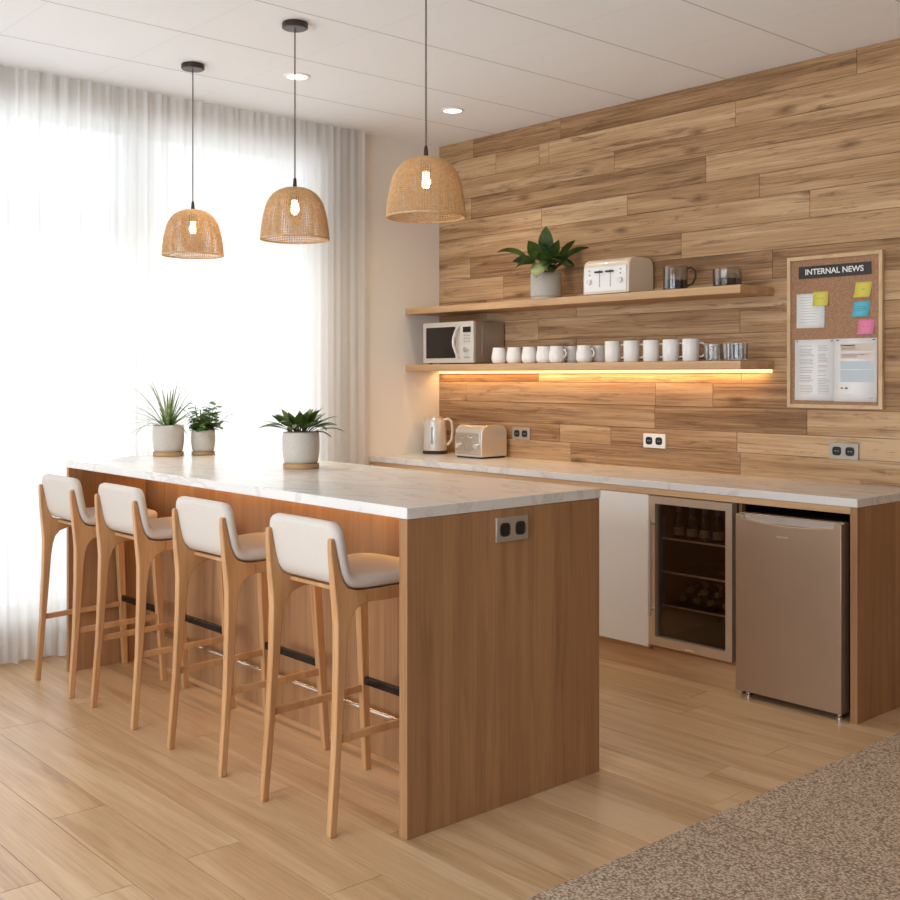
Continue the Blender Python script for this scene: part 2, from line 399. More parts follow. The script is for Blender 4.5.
def rattan():
    m, nt, out = new_mat('woven_rattan'); L = nt.links
    tc = N(nt, 'ShaderNodeTexCoord'); n = N(nt, 'ShaderNodeTexNoise'); n.inputs['Scale'].default_value = 90; n.inputs['Detail'].default_value = 3; L.new(tc.outputs['Object'], n.inputs['Vector'])
    r = N(nt, 'ShaderNodeValToRGB'); r.color_ramp.elements[0].position = .3; r.color_ramp.elements[0].color = lin((216,180,132)); r.color_ramp.elements[1].position = .7; r.color_ramp.elements[1].color = lin((238,208,164)); L.new(n.outputs['Fac'], r.inputs['Fac'])
    d = N(nt, 'ShaderNodeBsdfDiffuse'); L.new(r.outputs[0], d.inputs['Color'])
    t = N(nt, 'ShaderNodeBsdfTranslucent'); L.new(r.outputs[0], t.inputs['Color'])
    mx = N(nt, 'ShaderNodeMixShader'); mx.inputs[0].default_value = .35; L.new(d.outputs[0], mx.inputs[1]); L.new(t.outputs[0], mx.inputs[2])
    L.new(mx.outputs[0], out.inputs[0]); return m
M['rattan'] = rattan()

def leafmat(name, a, b_, sc=14):
    m, nt, out = new_mat(name); L = nt.links
    tc = N(nt, 'ShaderNodeTexCoord'); n = N(nt, 'ShaderNodeTexNoise'); n.inputs['Scale'].default_value = sc; n.inputs['Detail'].default_value = 3; L.new(tc.outputs['Object'], n.inputs['Vector'])
    r = N(nt, 'ShaderNodeValToRGB'); r.color_ramp.elements[0].position = .35; r.color_ramp.elements[0].color = lin(a); r.color_ramp.elements[1].position = .65; r.color_ramp.elements[1].color = lin(b_); L.new(n.outputs['Fac'], r.inputs['Fac'])
    p = N(nt, 'ShaderNodeBsdfPrincipled'); p.inputs['Roughness'].default_value = .45; L.new(r.outputs[0], p.inputs['Base Color'])
    t = N(nt, 'ShaderNodeBsdfTranslucent'); L.new(r.outputs[0], t.inputs['Color'])
    mx = N(nt, 'ShaderNodeMixShader'); mx.inputs[0].default_value = .22; L.new(p.outputs[0], mx.inputs[1]); L.new(t.outputs[0], mx.inputs[2])
    L.new(mx.outputs[0], out.inputs[0]); return m
M['leaf'] = leafmat('green_leaf', (46,70,28), (82,106,48))
M['leaf_light'] = leafmat('pale_leaf', (108,132,74), (150,164,106))
M['leaf_grey'] = leafmat('grey_green_leaf', (112,130,88), (176,170,146), 40)
M['leaf_small'] = leafmat('small_leaf', (62,98,44), (104,138,68), 30)
M['stem'] = simple('stem', (150,120,88), .7, vary=.1)

# ------------------------------------------------------------------ setting
H = 2.90
RX, FY = 8.0, -6.8     # far extents of the room (behind the camera)
def planked(name, rows, axis_fn, mat, xr, joints, gap, lenrng, depth, base):
    """rows: list of (a0,a1); axis_fn(x0,x1,a0,a1)-> box extents; one mesh, one value pair per plank"""
    bm = NB(); pid = bm.faces.layers.float.new('pid'); tn = bm.faces.layers.float.new('tone')
    rnd = random.Random(11)
    for i, (a0, a1) in enumerate(rows):
        js = joints.get(i)
        if js is None: js = []; 
        cuts = [xr[0]] + sorted(js); x = cuts[-1]
        first = True
        while True:
            if first and not js: x = xr[0] + rnd.uniform(.3, lenrng[1]); first = False
            else: x += rnd.uniform(*lenrng)
            if x >= xr[1]-.25: break
            cuts.append(x)
        cuts.append(xr[1])
        for k in range(len(cuts)-1):
            t = rnd.uniform(-1, 1); p = rnd.uniform(0, 10)
            e = axis_fn(cuts[k]+gap/2, cuts[k+1]-gap/2, a0+gap/2, a1-gap/2)
            _, fs = box(bm, *e)
            for f in fs: f[pid] = p; f[tn] = t
    _, fs = box(bm, *base, 1)
    for f in fs: f[pid] = 0; f[tn] = -1
    me_o = obj(name, bm, [mat, M['gap']], normals=True)
    return me_o
M['gap'] = simple('plank_joint_gap', (104,76,52), .8)  # dark brown backing that shows in the plank joints

# wood plank wall
zs = [0.0, .13, .26, .39, .52, .65, .78, .88, 1.018, 1.12, 1.242, 1.365, 1.49, 1.615, 1.74, 1.875, 2.015, 2.15, 2.28, 2.395, 2.53, 2.65, 2.78, 2.90]
rows = list(zip(zs, zs[1:]))
J = {22: [.328, 1.077], 21: [.535, .905, .984], 20: [1.48], 19: [.31, 2.087, 3.5], 18: [.924, 1.572, 2.401], 17: [2.675], 16: [.30, 1.933], 15: [.6, 2.475],
     14: [.45, 1.2], 13: [.9, 2.29], 12: [1.2, 1.9], 11: [.9, 2.3], 10: [.269, 1.765, 2.13], 9: [1.76, 2.66], 8: [1.071, 1.456, 2.273], 7: [1.157]}
wall = planked('wall_back', rows, lambda x0, x1, a0, a1: (x0, x1, -.001, .012, a0, a1), M['wallwood'], (0.0, RX), J, .0025, (1.1, 2.0), .01, (-.12, RX, .006, .12, -.0, H))
struct(wall)
# floor
ys = [-3.007 + .183*k for k in range(-22, 18)]
ys = [y for y in ys if FY < y < 0]; ys = [FY] + ys + [0.0]
rows = list(zip(ys, ys[1:]))
JF = {}
for i, (a, b) in enumerate(rows):
    if abs(a+3.373) < .02: JF[i] = [.85, 2.01]
    elif abs(a+3.556) < .02: JF[i] = [.3, 1.3, 2.6]
    elif abs(a+3.739) < .02: JF[i] = [1.15, 2.41]
    elif abs(a+3.19) < .02: JF[i] = [1.0, 2.55]
    elif abs(a+.994) < .02: JF[i] = [.6, 1.7, 2.66]
fl = planked('floor', rows, lambda x0, x1, a0, a1: (x0, x1, a0, a1, -.012, 0.0), M['floor'], (-.12, RX), JF, .0022, (1.1, 1.9), .01, (-.12, RX, FY, 0, -.12, -.002))
struct(fl)
bm = NB(); box(bm, -.12, RX+.12, FY-.12, .12, H, H+.12); o = struct(obj('ceiling', bm, M['ceiling']))
# keep the panel pattern in room coordinates
me = o.data; me.transform(Matrix.Translation(o.location)); o.location = (0, 0, 0)
# window wall: opening y -5.9..-.93, z .2..2.74
WY0, WY1, WZ0, WZ1 = -5.9, -.93, .20, 2.74
bm = NB()
box(bm, -.2, 0, WY1, 0, 0, H); box(bm, -.2, 0, FY, WY0, 0, H); box(bm, -.2, 0, WY0, WY1, 0, WZ0); box(bm, -.2, 0, WY0, WY1, WZ1, H)
struct(obj('wall_left', bm, M['wall']))
bm = NB(); box(bm, RX, RX+.12, FY, 0, 0, H); struct(obj('wall_right', bm, M['wall']))
FX0, FX1, FZ0, FZ1 = .8, 6.2, .5, 2.6
bm = NB()
box(bm, 0, FX0, FY-.12, FY, 0, H); box(bm, FX1, RX, FY-.12, FY, 0, H); box(bm, FX0, FX1, FY-.12, FY, 0, FZ0); box(bm, FX0, FX1, FY-.12, FY, FZ1, H)
struct(obj('wall_front', bm, M['wall']))
# window 1 (behind the sheer) with frame bars and pane
win = bpy.data.objects.new('window_1', None); COL.objects.link(win); win.location = (-.1, (WY0+WY1)/2, WZ0); struct(win)
bm = NB()
for y in (WY0+.03, -4.65, -3.38, -2.105, WY1-.03): box(bm, -.15, -.09, y-.045, y+.045, WZ0, WZ1)
for z in (WZ0+.03, 2.185, WZ1-.03): box(bm, -.148, -.092, WY0, WY1, z-.03, z+.03)
obj('window_frame', bm, M['frame_white'], win)
bm = NB(); box(bm, -.123, -.117, WY0+.02, WY1-.02, WZ0+.02, WZ1-.02); obj('window_pane', bm, M['pane'], win)
fill_win = bpy.data.objects.new('fill_window', None); COL.objects.link(fill_win); fill_win.location = ((FX0+FX1)/2, FY-.06, FZ0); struct(fill_win)  # unseen window, added behind the camera to let in fill light
bm = NB()
for x in (FX0+.03, 2.6, 4.4, FX1-.03): box(bm, x-.03, x+.03, FY-.09, FY-.03, FZ0, FZ1)
for z in (FZ0+.03, FZ1-.03): box(bm, FX0, FX1, FY-.088, FY-.032, z-.03, z+.03)
obj('window_frame', bm, M['frame_white'], fill_win)
bm = NB(); box(bm, FX0+.02, FX1-.02, FY-.063, FY-.057, FZ0+.02, FZ1-.02); obj('window_pane', bm, M['pane'], fill_win)

# sheer curtain (pleated, hangs from the ceiling to the floor)
def curtain(y0, y1, x, z0, z1):
    bm = NB(); rnd = random.Random(5)
    ny = int((y1-y0)/.011); nz = 26
    cells = []
    ph = 0; phs = []
    for i in range(ny+1):
        y = y0 + (y1-y0)*i/ny
        ph += .011*2*PI/(.085+.035*math.sin(y*3.1)+.02*math.sin(y*9.7+1)); phs.append(ph)
    g = []
    for j in range(nz+1):
        t = j/nz; z = z0 + (z1-z0)*t; row = []
        for i in range(ny+1):
            y = y0 + (y1-y0)*i/ny
            amp = .013*(.75+.35*math.sin(y*5.3)+.25*math.sin(y*2.2+.7)); amp = amp*(1.0-.35*t)
            dx = amp*math.sin(phs[i]+.25*math.sin(t*4+y*2)) + .006*math.sin(phs[i]*2.3+1.1)
            if j == 0: zz = z0 + .010*(1+math.sin(phs[i]*.5+y*3))
            else: zz = z
            if t > .93: dx += .004*math.sin(phs[i]*3.1+t*40)
            row.append(bm.verts.new((x+dx, y + .004*math.cos(phs[i]), zz)))
        g.append(row)
    for j in range(nz):
        for i in range(ny):
            bm.faces.new((g[j][i], g[j][i+1], g[j+1][i+1], g[j+1][i]))
    return bm
o = obj('sheer_curtain', curtain(-5.95, -.64, .055, .004, 2.895), M['sheer'], smooth=180, normals=False)
tag(o, 'floor-length white sheer curtain drawn across the whole bright window', 'curtain')

# carpet area at the near right
bm = NB(); box(bm, 3.39, RX-.4, FY+.5, -.02, 0.0, .008)
o = obj('carpet', bm, M['carpet'], bevel=.002); tag(o, 'greyish brown loop-pile carpet beside the oak floorboards, lower right', 'carpet')

# ------------------------------------------------------------------ island
IX0, IX1, IY0, IY1, IT = .326, 2.882, -2.632, -1.746, 1.003
KY = -2.238
isl = thing('kitchen_island', 'oak-veneered kitchen island under the pale stone top, stools along it', 'kitchen island', ((IX0+IX1)/2, (IY0+IY1)/2, 0))
ZS = .967
bm = NB(); box(bm, IX1-.041, IX1-.003, IY0+.003, IY1-.003, 0, ZS); obj('side_panel', bm, M['oak_v'], isl, bevel=.0015)
bm = NB(); box(bm, IX0+.003, IX0+.028, IY0+.003, IY1-.003, 0, ZS); obj('side_panel', bm, M['oak_v'], isl, bevel=.0015)
bm = NB(); box(bm, IX0+.028, IX1-.041, KY, KY+.02, 0, ZS); obj('knee_panel', bm, M['oak_v'], isl)
bm = NB(); box(bm, IX0+.028, IX1-.041, IY1-.055, IY1-.04, .08, ZS); box(bm, IX0+.028, IX1-.041, KY+.02, IY1-.055, .08, .1); obj('carcass', bm, M['oak_v'], isl)
bm = NB(); box(bm, IX0+.028, IX1-.041, IY1-.10, IY1-.08, 0, .08); obj('plinth', bm, M['oak_v'], isl)
xs = [IX0+.028+(IX1-IX0-.082)*k/4 for k in range(5)]
for k in range(4):
    bm = NB(); box(bm, xs[k]+.0015, xs[k+1]-.0015, IY1-.04, IY1-.02, .082, ZS-.004); d = obj('door', bm, M['oak_v'], isl, bevel=.001)
bm = NB(); box(bm, IX0+.06, IX1-.06, KY-.030, KY-.014, ZS-.010, ZS-.001); obj('light_strip', bm, M['led_dim'], isl)
# chrome foot rail with brackets
bm = NB(); tube(bm, [(IX0+.045, -2.285, .18), (IX1-.042, -2.285, .18)], .0105, 12); fr = obj('foot_rail', bm, M['chrome'], isl)
for x in (2.455,):
    bm = NB(); tube(bm, [(x, -2.285, .18), (x, KY, .18)], .007, 8); tube(bm, [(x-.011, -2.285, .18), (x+.011, -2.285, .18)], .0125, 12); tube(bm, [(x, KY-.004, .18), (x, KY, .18)], .02, 14)
    obj('bracket', bm, M['dark_metal'], fr)

def outlet(parent, origin, axis, w, h, mat, label=None):
    """double socket plate; axis 'x' faces +X, 'y' faces -Y. origin = centre on the surface"""
    ox, oy, oz = origin
    def P(a, d, z):     # a along the wall, d out of the wall
        return (ox+d, oy+a, oz+z) if axis == 'x' else (ox+a, oy-d, oz+z)
    def bx(bm, a0, a1, d0, d1, z0, z1, mi=0):
        p, q = P(a0, d0, z0), P(a1, d1, z1)
        box(bm, min(p[0], q[0]), max(p[0], q[0]), min(p[1], q[1]), max(p[1], q[1]), min(p[2], q[2]), max(p[2], q[2]), mi)
    bm = NB(); bx(bm, -w/2, w/2, 0, .012, -h/2, h/2)
    plate = obj('cover_plate', bm, mat, parent, bevel=.002)
    for s in (-1, 1):
        bm = NB(); n = 16; r = h*.27; pts = []
        for k in range(n):
            a = 2*PI*k/n; ca, sa = math.cos(a), math.sin(a)
            pts.append((s*w*.225 + r*1.06*math.copysign(abs(ca)**.6, ca), r*math.copysign(abs(sa)**.6, sa)))
        A = [bm.verts.new(P(a, .012, z)) for a, z in pts]; B = [bm.verts.new(P(a, .0145, z)) for a, z in pts]
        C_ = [bm.verts.new(P(s*w*.225+(a-s*w*.225)*.8, .0145, z*.8)) for a, z in pts]; D = [bm.verts.new(P(s*w*.225+(a-s*w*.225)*.74, .0125, z*.74)) for a, z in pts]
        for X, Y in ((A, B), (B, C_), (C_, D)):
            for k in range(n): bm.faces.new((X[k], X[(k+1) % n], Y[(k+1) % n], Y[k]))
        bm.faces.new(D)
        for q in (-1, 1):
            c = P(s*w*.225+q*r*.33, .0125, 0); c2 = P(s*w*.225+q*r*.33, .0145, 0)
            tube(bm, [c, c2], .0028, 8, mi=1)
        obj('socket', bm, [M['black'], M['outlet']], parent)
op = bpy.data.objects.new('power_outlet', None)
# island outlet: a part of the island end panel
bmx = NB(); box(bmx, IX1-.003, IX1+.007, -2.263, -2.118, .861, .941)
ip = obj('power_outlet', bmx, M['outlet'], isl, bevel=.002)
bpy.data.objects.remove(op)
for yy in (-2.226, -2.156):
    bm = NB(); n = 18; r = .0225
    def ring(r_, x): return [bm.verts.new((x, yy+r_*1.0*math.copysign(abs(math.cos(2*PI*k/n))**.65, math.cos(2*PI*k/n)), .901+r_*math.copysign(abs(math.sin(2*PI*k/n))**.65, math.sin(2*PI*k/n)))) for k in range(n)]
    R_ = [ring(r, IX1+.0065), ring(r, IX1+.0095), ring(r*.82, IX1+.0095), ring(r*.78, IX1+.0075)]
    for X, Y in zip(R_, R_[1:]):
        for k in range(n): bm.faces.new((X[k], X[(k+1) % n], Y[(k+1) % n], Y[k]))
    bm.faces.new(R_[-1]); bm.faces.new(R_[0][::-1])
    obj('socket', bm, M['black'], ip)

bm = NB(); box(bm, IX0, IX1, IY0, IY1, ZS+.001, IT)
o = obj('island_worktop', bm, M['stone'], bevel=.002); tag(o, 'long pale marbled stone worktop on the kitchen island, three plants on it', 'worktop')

# ------------------------------------------------------------------ back counter run
CX1, CFY, CT = 3.224, -.575, .906
bm = NB(); box(bm, 0.001, CX1, CFY-.003, -.002, .871, CT)
o = obj('counter_worktop', bm, M['stone'], bevel=.002); tag(o, 'pale stone worktop on the back counter against the wood plank wall', 'worktop')
cab = thing('base_cabinet', 'oak and white base cabinet run along the wood plank wall, holding the two fridges', 'cabinet', (1.6, -.29, 0))
bm = NB(); box(bm, 3.190, CX1-.003, CFY+.002, -.002, 0, .870); obj('side_panel', bm, M['oak_v'], cab, bevel=.001)
bm = NB(); box(bm, .002, 3.190, CFY+.002, -.002, .842, .870); obj('top_rail', bm, M['oak_h'], cab, bevel=.001)
bm = NB(); box(bm, .002, 2.664, CFY+.03, CFY+.045, 0, .1175); obj('plinth', bm, M['oak_h'], cab)
bm = NB()
for x in (.002, 1.083, 2.156): box(bm, x, x+.016, CFY+.022, -.004, .105, .842)
box(bm, .002, 2.664, CFY+.020, -.004, .118, .140); box(bm, 2.648, 2.664, CFY+.03, -.004, .140, .842); box(bm, .018, 2.156, -.014, -.004, .140, .842)
obj('carcass', bm, M['oak_v'], cab)
bm = NB(); box(bm, 2.665, 3.189, -.012, -.003, .0, .842); box(bm, 2.665, 2.671, CFY+.05, -.012, 0, .842); obj('recess_lining', bm, M['black'], cab)
xs = [.004, .545, 1.09, 1.63, 2.172]
for k in range(4):
    bm = NB(); box(bm, xs[k]+.0015, xs[k+1]-.0015, CFY, CFY+.019, .120, .839); obj('door', bm, M['white_door'], cab, bevel=.001)

# glass-door drinks cooler
dc = thing('drinks_cooler', 'built-in drinks cooler with a steel-framed glass door, bottles inside', 'fridge', (2.41, -.3, .1405))
X0, X1, Z0, Z1 = 2.180, 2.643, .1405, .836
bm = NB()
box(bm, X0, X0+.022, -.560, -.03, Z0, Z1); box(bm, X1-.022, X1, -.560, -.03, Z0, Z1); box(bm, X0+.022, X1-.022, -.560, -.03, Z0, Z0+.022); box(bm, X0+.022, X1-.022, -.560, -.03, Z1-.022, Z1); box(bm, X0+.022, X1-.022, -.05, -.03, Z0+.022, Z1-.022)
obj('body', bm, M['cavity'], dc)
DY0, DY1 = -.602, -.564; fx0, fx1, fz0, fz1 = 2.230, 2.617, .184, .805
bm = NB(); box(bm, 2.192, fx0, DY0, DY1, .143, .838); box(bm, fx1, 2.651, DY0, DY1, .143, .838); box(bm, fx0, fx1, DY0, DY1, .143, fz0); box(bm, fx0, fx1, DY0, DY1, fz1, .838)
door = obj('door', bm, M['steel'], dc)
bm = NB(); box(bm, fx0-.005, fx1+.005, -.580, -.576, fz0-.005, fz1+.005); obj('glass_pane', bm, M['cooler_glass'], door)
bm = NB(); tube(bm, [(2.222, -.632, .285), (2.222, -.632, .735)], .0085, 12)
for z in (.31, .712): tube(bm, [(2.222, -.632, z), (2.222, -.600, z)], .007, 8)
obj('handle', bm, M['satin'], door)
bm = NB(); box(bm, 2.40, 2.45, -.606, -.602, .147, .155); obj('latch', bm, M['chrome'], door, bevel=.001)
for z in (.632, .474, .316):
    bm = NB()
    box(bm, X0+.0225, X1-.0225, -.515, -.507, z-.004, z+.004)
    bm.faces.ensure_lookup_table()
    for k in range(14):
        x = X0+.035+(X1-X0-.07)*k/13; tube(bm, [(x, -.507, z), (x, -.06, z)], .0022, 6)
    for y in (-.36, -.2, -.06): tube(bm, [(X0+.0225, y, z), (X1-.0225, y, z)], .0022, 6)
    bm.faces.ensure_lookup_table()
    for f in bm.faces[6:]: f.material_index = 1
    obj('shelf', bm, [M['trim_light'], M['chrome']], dc)
# bottles
def bottle_at(loc, lying, label, group, cap):
    t = thing('bottle', label, 'bottle', loc, group)
    x, y, z = loc
    prof = [(0, 0), (.022, 0), (.0245, .004), (.0245, .075), (.020, .095), (.010, .115), (.0095, .138), (0, .138)]
    bm = NB(); lathe(bm, prof, (0, 0, 0), 18)
    bl = NB(); lathe(bl, [(.0248, .014), (.0252, .014), (.0252, .05), (.0248, .05)], (0, 0, 0), 18, closed=True)
    bc = NB(); lathe(bc, [(0, .139), (.0115, .139), (.0115, .120), (.0135, .121), (.0138, .146), (.012, .149), (0, .149)][::-1], (0, 0, 0), 14)
    for b, nm, mt in ((bm, 'glass_body', M['bottle']), (bl, 'paper_label', M['bottle_label']), (bc, 'cap', cap)):
        if lying: bmesh.ops.rotate(b, verts=b.verts, cent=(0, 0, 0), matrix=Matrix.Rotation(PI/2, 3, 'X')); bmesh.ops.translate(b, verts=b.verts, vec=(0, 0, .0255))
        bmesh.ops.translate(b, verts=b.verts, vec=(x, y, z)); obj(nm, b, mt, t)
    return t
names5 = ['leftmost of five, pale-capped, standing on the top cooler shelf', 'second bottle from the left on the top cooler shelf', 'middle of the five bottles on the top cooler shelf', 'fourth from the left on the top cooler shelf, blue cap', 'rightmost of five on the top cooler shelf, by the steel door frame']
for k, x in enumerate((2.262, 2.335, 2.408, 2.482, 2.556)):
    bottle_at((x, -.46, .6365), False, 'dark bottle, ' + names5[k], 'bottles upright on the top cooler shelf', M['bottle_cap_blue'] if k in (1, 2, 3) else M['bottle_cap'])
n4 = ['far left', 'second from left', 'third from left', 'far right']
for k, x in enumerate((2.265, 2.345, 2.425, 2.505)):
    bottle_at((x, -.30, .3205), True, 'dark bottle lying neck-first on the third cooler shelf, bottom layer, %s' % n4[k], 'bottles lying on the third cooler shelf', M['bottle_cap'])
for k, x in enumerate((2.305, 2.385, 2.465)):
    bottle_at((x, -.30, .3205+.044), True, 'dark bottle lying on the upper layer of the third cooler shelf, %s' % ('left', 'centre', 'right')[k], 'bottles lying on the third cooler shelf', M['bottle_cap'])

# mini fridge
mf = thing('mini_fridge', 'bronze-grey steel mini fridge with a solid door, under the right counter end', 'fridge', (2.925, -.3, 0))
bm = NB(); box(bm, 2.681, 3.156, -.535, -.04, .03, .802); obj('body', bm, M['black'], mf, bevel=.004)
bm = NB()
x0, x1, z0, z1 = 2.668, 3.166, .030, .800
pts = [(x0, z0), (x1, z0), (x1, z1), (x1-.032, z1)]
for k in range(13):
    t = k/12; x = (x1-.036)+(x0+.036-(x1-.036))*t; pts.append((x, z1-.018-.016*math.sin(PI*t)))
pts += [(x0+.032, z1), (x0, z1)]
prism(bm, pts, 'y', -.600, -.575)
box(bm, x0, x1, -.577, -.536, z0, z1+.004)
d = obj('door', bm, M['fridge_steel'], mf, bevel=.0025)
bm = NB()
for k, w in enumerate((.006, .007, .005, .007, .006, .005)):
    x = 2.872+k*.0095; box(bm, x, x+w, -.6015, -.6003, .716, .723)
obj('badge', bm, M['satin'], d)
bm = NB(); box(bm, x0+.036, x1-.036, -.5785, -.5765, z1-.030, z1-.002); obj('grip_recess', bm, M['satin'], d)
for x in (2.705, 3.135):
    bm = NB(); lathe(bm, [(0, 0), (.016, 0), (.016, .008), (.010, .012), (.010, .030), (0, .030)], (x, -.555, 0), 14); obj('foot', bm, M['chrome'], mf)
    bm = NB(); lathe(bm, [(0, 0), (.016, 0), (.016, .008), (.010, .012), (.010, .030), (0, .030)], (x, -.08, 0), 14); obj('foot', bm, M['chrome'], mf)

# ------------------------------------------------------------------ shelves
SD, SX = -.287, 2.484
bm = NB(); box(bm, .001, SX, SD, -.002, 1.792, 1.831); o = obj('floating_shelf', bm, M['oak_h'], bevel=.0015)
tag(o, 'upper floating oak shelf, with the plant, toaster and coffee glasses on it', 'shelf', 'floating shelves on the plank wall')
ls = thing('floating_shelf', 'lower floating oak shelf with mugs and microwave, warm light strip beneath', 'shelf', (1.24, -.145, 1.433), 'floating shelves on the plank wall')
bm = NB(); box(bm, .001, SX, SD, -.002, 1.433, 1.473); obj('board', bm, M['oak_h'], ls, bevel=.0015)
bm = NB(); box(bm, .01, SX-.01, -.012, -.002, 1.417, 1.4325); obj('light_strip', bm, M['led'], ls)  # strip set upright on the wall, its bright face doubling as wall glow

# wall outlets
for (x, mt, lb) in ((.763, M['outlet'], 'grey double wall outlet nearest the corner, right of the silver toaster'), (1.764, M['outlet_white'], 'white double wall outlet in the middle of the plank wall'), (2.852, M['outlet'], 'grey metal double wall outlet under the noticeboard')):
    t = thing('power_outlet', lb, 'power outlet', (x, -.001, 1.016), 'outlets on the plank wall')
    outlet(t, (x, -.001, 1.054), 'y', .145, .076, mt)

# ------------------------------------------------------------------ stools
SX0, FYB, FYF = 0.0, -.42, 0.0      # local: front legs at y=0, rear feet at y=-.42 (before shift)
st = thing('bar_stool', 'oak bar stool with cream upholstered seat, nearest the camera', 'bar stool', (2.515, -2.57, 0), 'bar stools along the island')
bx_, by_ = 2.515, -2.57
def shell(y_z, thick, halfw, s0, s1, ends):
    """sweep a section across the width along profile points"""
    prof = [Vector((0, p[0], p[1])) for p in y_z]
    # resample
    d = [0]
    for a, b in zip(prof, prof[1:]): d.append(d[-1]+(b-a).length)
    def samp(s):
        s = max(0, min(d[-1], s))
        for i in range(len(prof)-1):
            if s <= d[i+1]:
                t = (s-d[i])/(d[i+1]-d[i]); return prof[i].lerp(prof[i+1], t), (prof[i+1]-prof[i]).normalized()
        return prof[-1], (prof[-1]-prof[-2]).normalized()
    tot = d[-1]; A, B = s0*tot, s1*tot
    ns, nw = 22, 14; bm = NB(); R = .055
    outer, inner = [], []
    for i in range(ns+1):
        # denser near rounded end
        s = A + (B-A)*i/ns
        if ends == 'start': s = A+(B-A)*(1-math.cos(i/ns*PI/2))
        if ends == 'end': s = A+(B-A)*math.sin(i/ns*PI/2)
        p, tg = samp(s)
        p2, t2 = samp(s+.012); p1, t1 = samp(s-.012); tg = (t1+t2).normalized()
        n = Vector((0, -tg.z, tg.y))
        dist = (s-A) if ends == 'start' else (B-s)
        hw = halfw; 
        if dist < R: hw = halfw - R + math.sqrt(max(0, R*R-(R-dist)**2))
        edge = min(1, math.sqrt(max(0, dist)/.012)) if dist < .012 else 1
        ro, ri = [], []
        for j in range(nw+1):
            u = math.sin((j/nw-.5)*PI); x = u*hw
            ed = min(1.0, math.sqrt(max(0, (hw-abs(x))/.010))) if hw-abs(x) < .010 else 1.0
            th = thick*min(edge, ed)
            c = p + n*thick/2
            wrap = Vector((0, 0, 0))
            crown = .006*(1-u*u)
            ro.append(bm.verts.new(Vector((bx_+x, 0, 0))+c-n*th/2))
            if j in (0, nw) or (dist <= 1e-6): ri.append(ro[-1]) if th < 1e-5 else ri.append(bm.verts.new(Vector((bx_+x, 0, 0))+c+n*th/2))
            else: ri.append(bm.verts.new(Vector((bx_+x, 0, 0))+c+n*(th/2+crown*edge)))
        outer.append(ro); inner.append(ri)
    def face(vs):
        u = []
        for v in vs:
            if v not in u: u.append(v)
        if len(u) >= 3:
            try: bm.faces.new(u)
            except ValueError: pass
    for g, fl_ in ((outer, False), (inner, True)):
        for i in range(ns):
            for j in range(nw):
                q = (g[i][j], g[i+1][j], g[i+1][j+1], g[i][j+1]); face(q[::-1] if fl_ else q)
    k = ns if ends == 'start' else 0
    for j in range(nw): face((outer[k][j], outer[k][j+1], inner[k][j+1], inner[k][j]))
    bmesh.ops.remove_doubles(bm, verts=bm.verts, dist=.0002)
    return bm
prof = [(-2.786,.948), (-2.776,.900), (-2.765,.850), (-2.754,.805), (-2.744,.775), (-2.722,.750), (-2.690,.740), (-2.655,.737), (-2.60,.736), (-2.50,.736), (-2.42,.738), (-2.36,.735)]
def smooth_prof(P, it=2):
    for _ in range(it):
        Q = [P[0]]
        for a, b in zip(P, P[1:]):
            Q += [(a[0]*.75+b[0]*.25, a[1]*.75+b[1]*.25), (a[0]*.25+b[0]*.75, a[1]*.25+b[1]*.75)]
        Q.append(P[-1]); P = Q
    return P
LEAN = lambda y, z: (y + .008*max(0, z-.72)/.2, z)
prof = smooth_prof([LEAN(*p) for p in prof])
bb = shell(prof, .040, .195, 0, .40, 'start'); obj('backrest', bb, M['fabric'], st, smooth=70)
bb = shell(prof, .040, .195, .40, 1.0, 'end'); obj('seat', bb, M['fabric'], st, smooth=70)
# rear legs: one bent piece from the floor up to the side of the backrest
def rear_outline():
    return [(-2.797, 0), (-2.773, 0), (-2.757, .20), (-2.737, .45), (-2.729, .57), (-2.721, .625), (-2.710, .658), (-2.690, .681), (-2.650, .6945),
            (-2.650, .7335), (-2.690, .737), (-2.722, .747), (-2.742, .772), (-2.753, .805), (-2.764, .850), (-2.772, .884), (-2.776, .900),
            (-2.783, .905), (-2.791, .899), (-2.789, .865), (-2.783, .820), (-2.776, .760), (-2.768, .700), (-2.764, .64), (-2.766, .50), (-2.775, .28)]
for s in (-1, 1):
    bm = NB(); xc = bx_ + s*.186
    prism(bm, [LEAN(*p) for p in rear_outline()], 'x', xc-.0155, xc+.0155)
    # taper towards the floor in x
    for v in bm.verts:
        k = min(1, max(0, v.co.z/.6)); v.co.x = xc + (v.co.x-xc)*(.78+.22*k-.40*max(0, v.co.z-.74)/.165) + s*(.005-.015*v.co.z/.9)
    obj('rear_leg', bm, M['stool_wood'], st, bevel=.0035)
for s in (-1, 1):
    bm = NB(); xt, xb = bx_+s*.183, bx_+s*.203
    w1, w0 = .0165, .0125
    hexa(bm, [(xb-w0, -2.352-w0, 0), (xb+w0, -2.352-w0, 0), (xb+w0, -2.352+w0, 0), (xb-w0, -2.352+w0, 0)],
         [(xt-w1, -2.392-w1-.004, .7345), (xt+w1, -2.392-w1-.004, .7345), (xt+w1, -2.392+w1, .7345), (xt-w1, -2.392+w1, .7345)])
    obj('front_leg', bm, M['stool_wood'], st, bevel=.0035)
for s in (-1, 1):
    xc = bx_+s*.179; bm = NB()
    prism(bm, [(-2.650, .6945), (-2.56, .694), (-2.46, .694), (-2.405, .692), (-2.405, .7345), (-2.650, .7335)], 'x', xc-.0135, xc+.0135)
    obj('side_rail', bm, M['stool_wood'], st, bevel=.002)
bm = NB(); box(bm, bx_-.166, bx_+.166, -2.700, -2.404, .722, .7352); obj('seat_frame', bm, M['stool_wood'], st, bevel=.002)
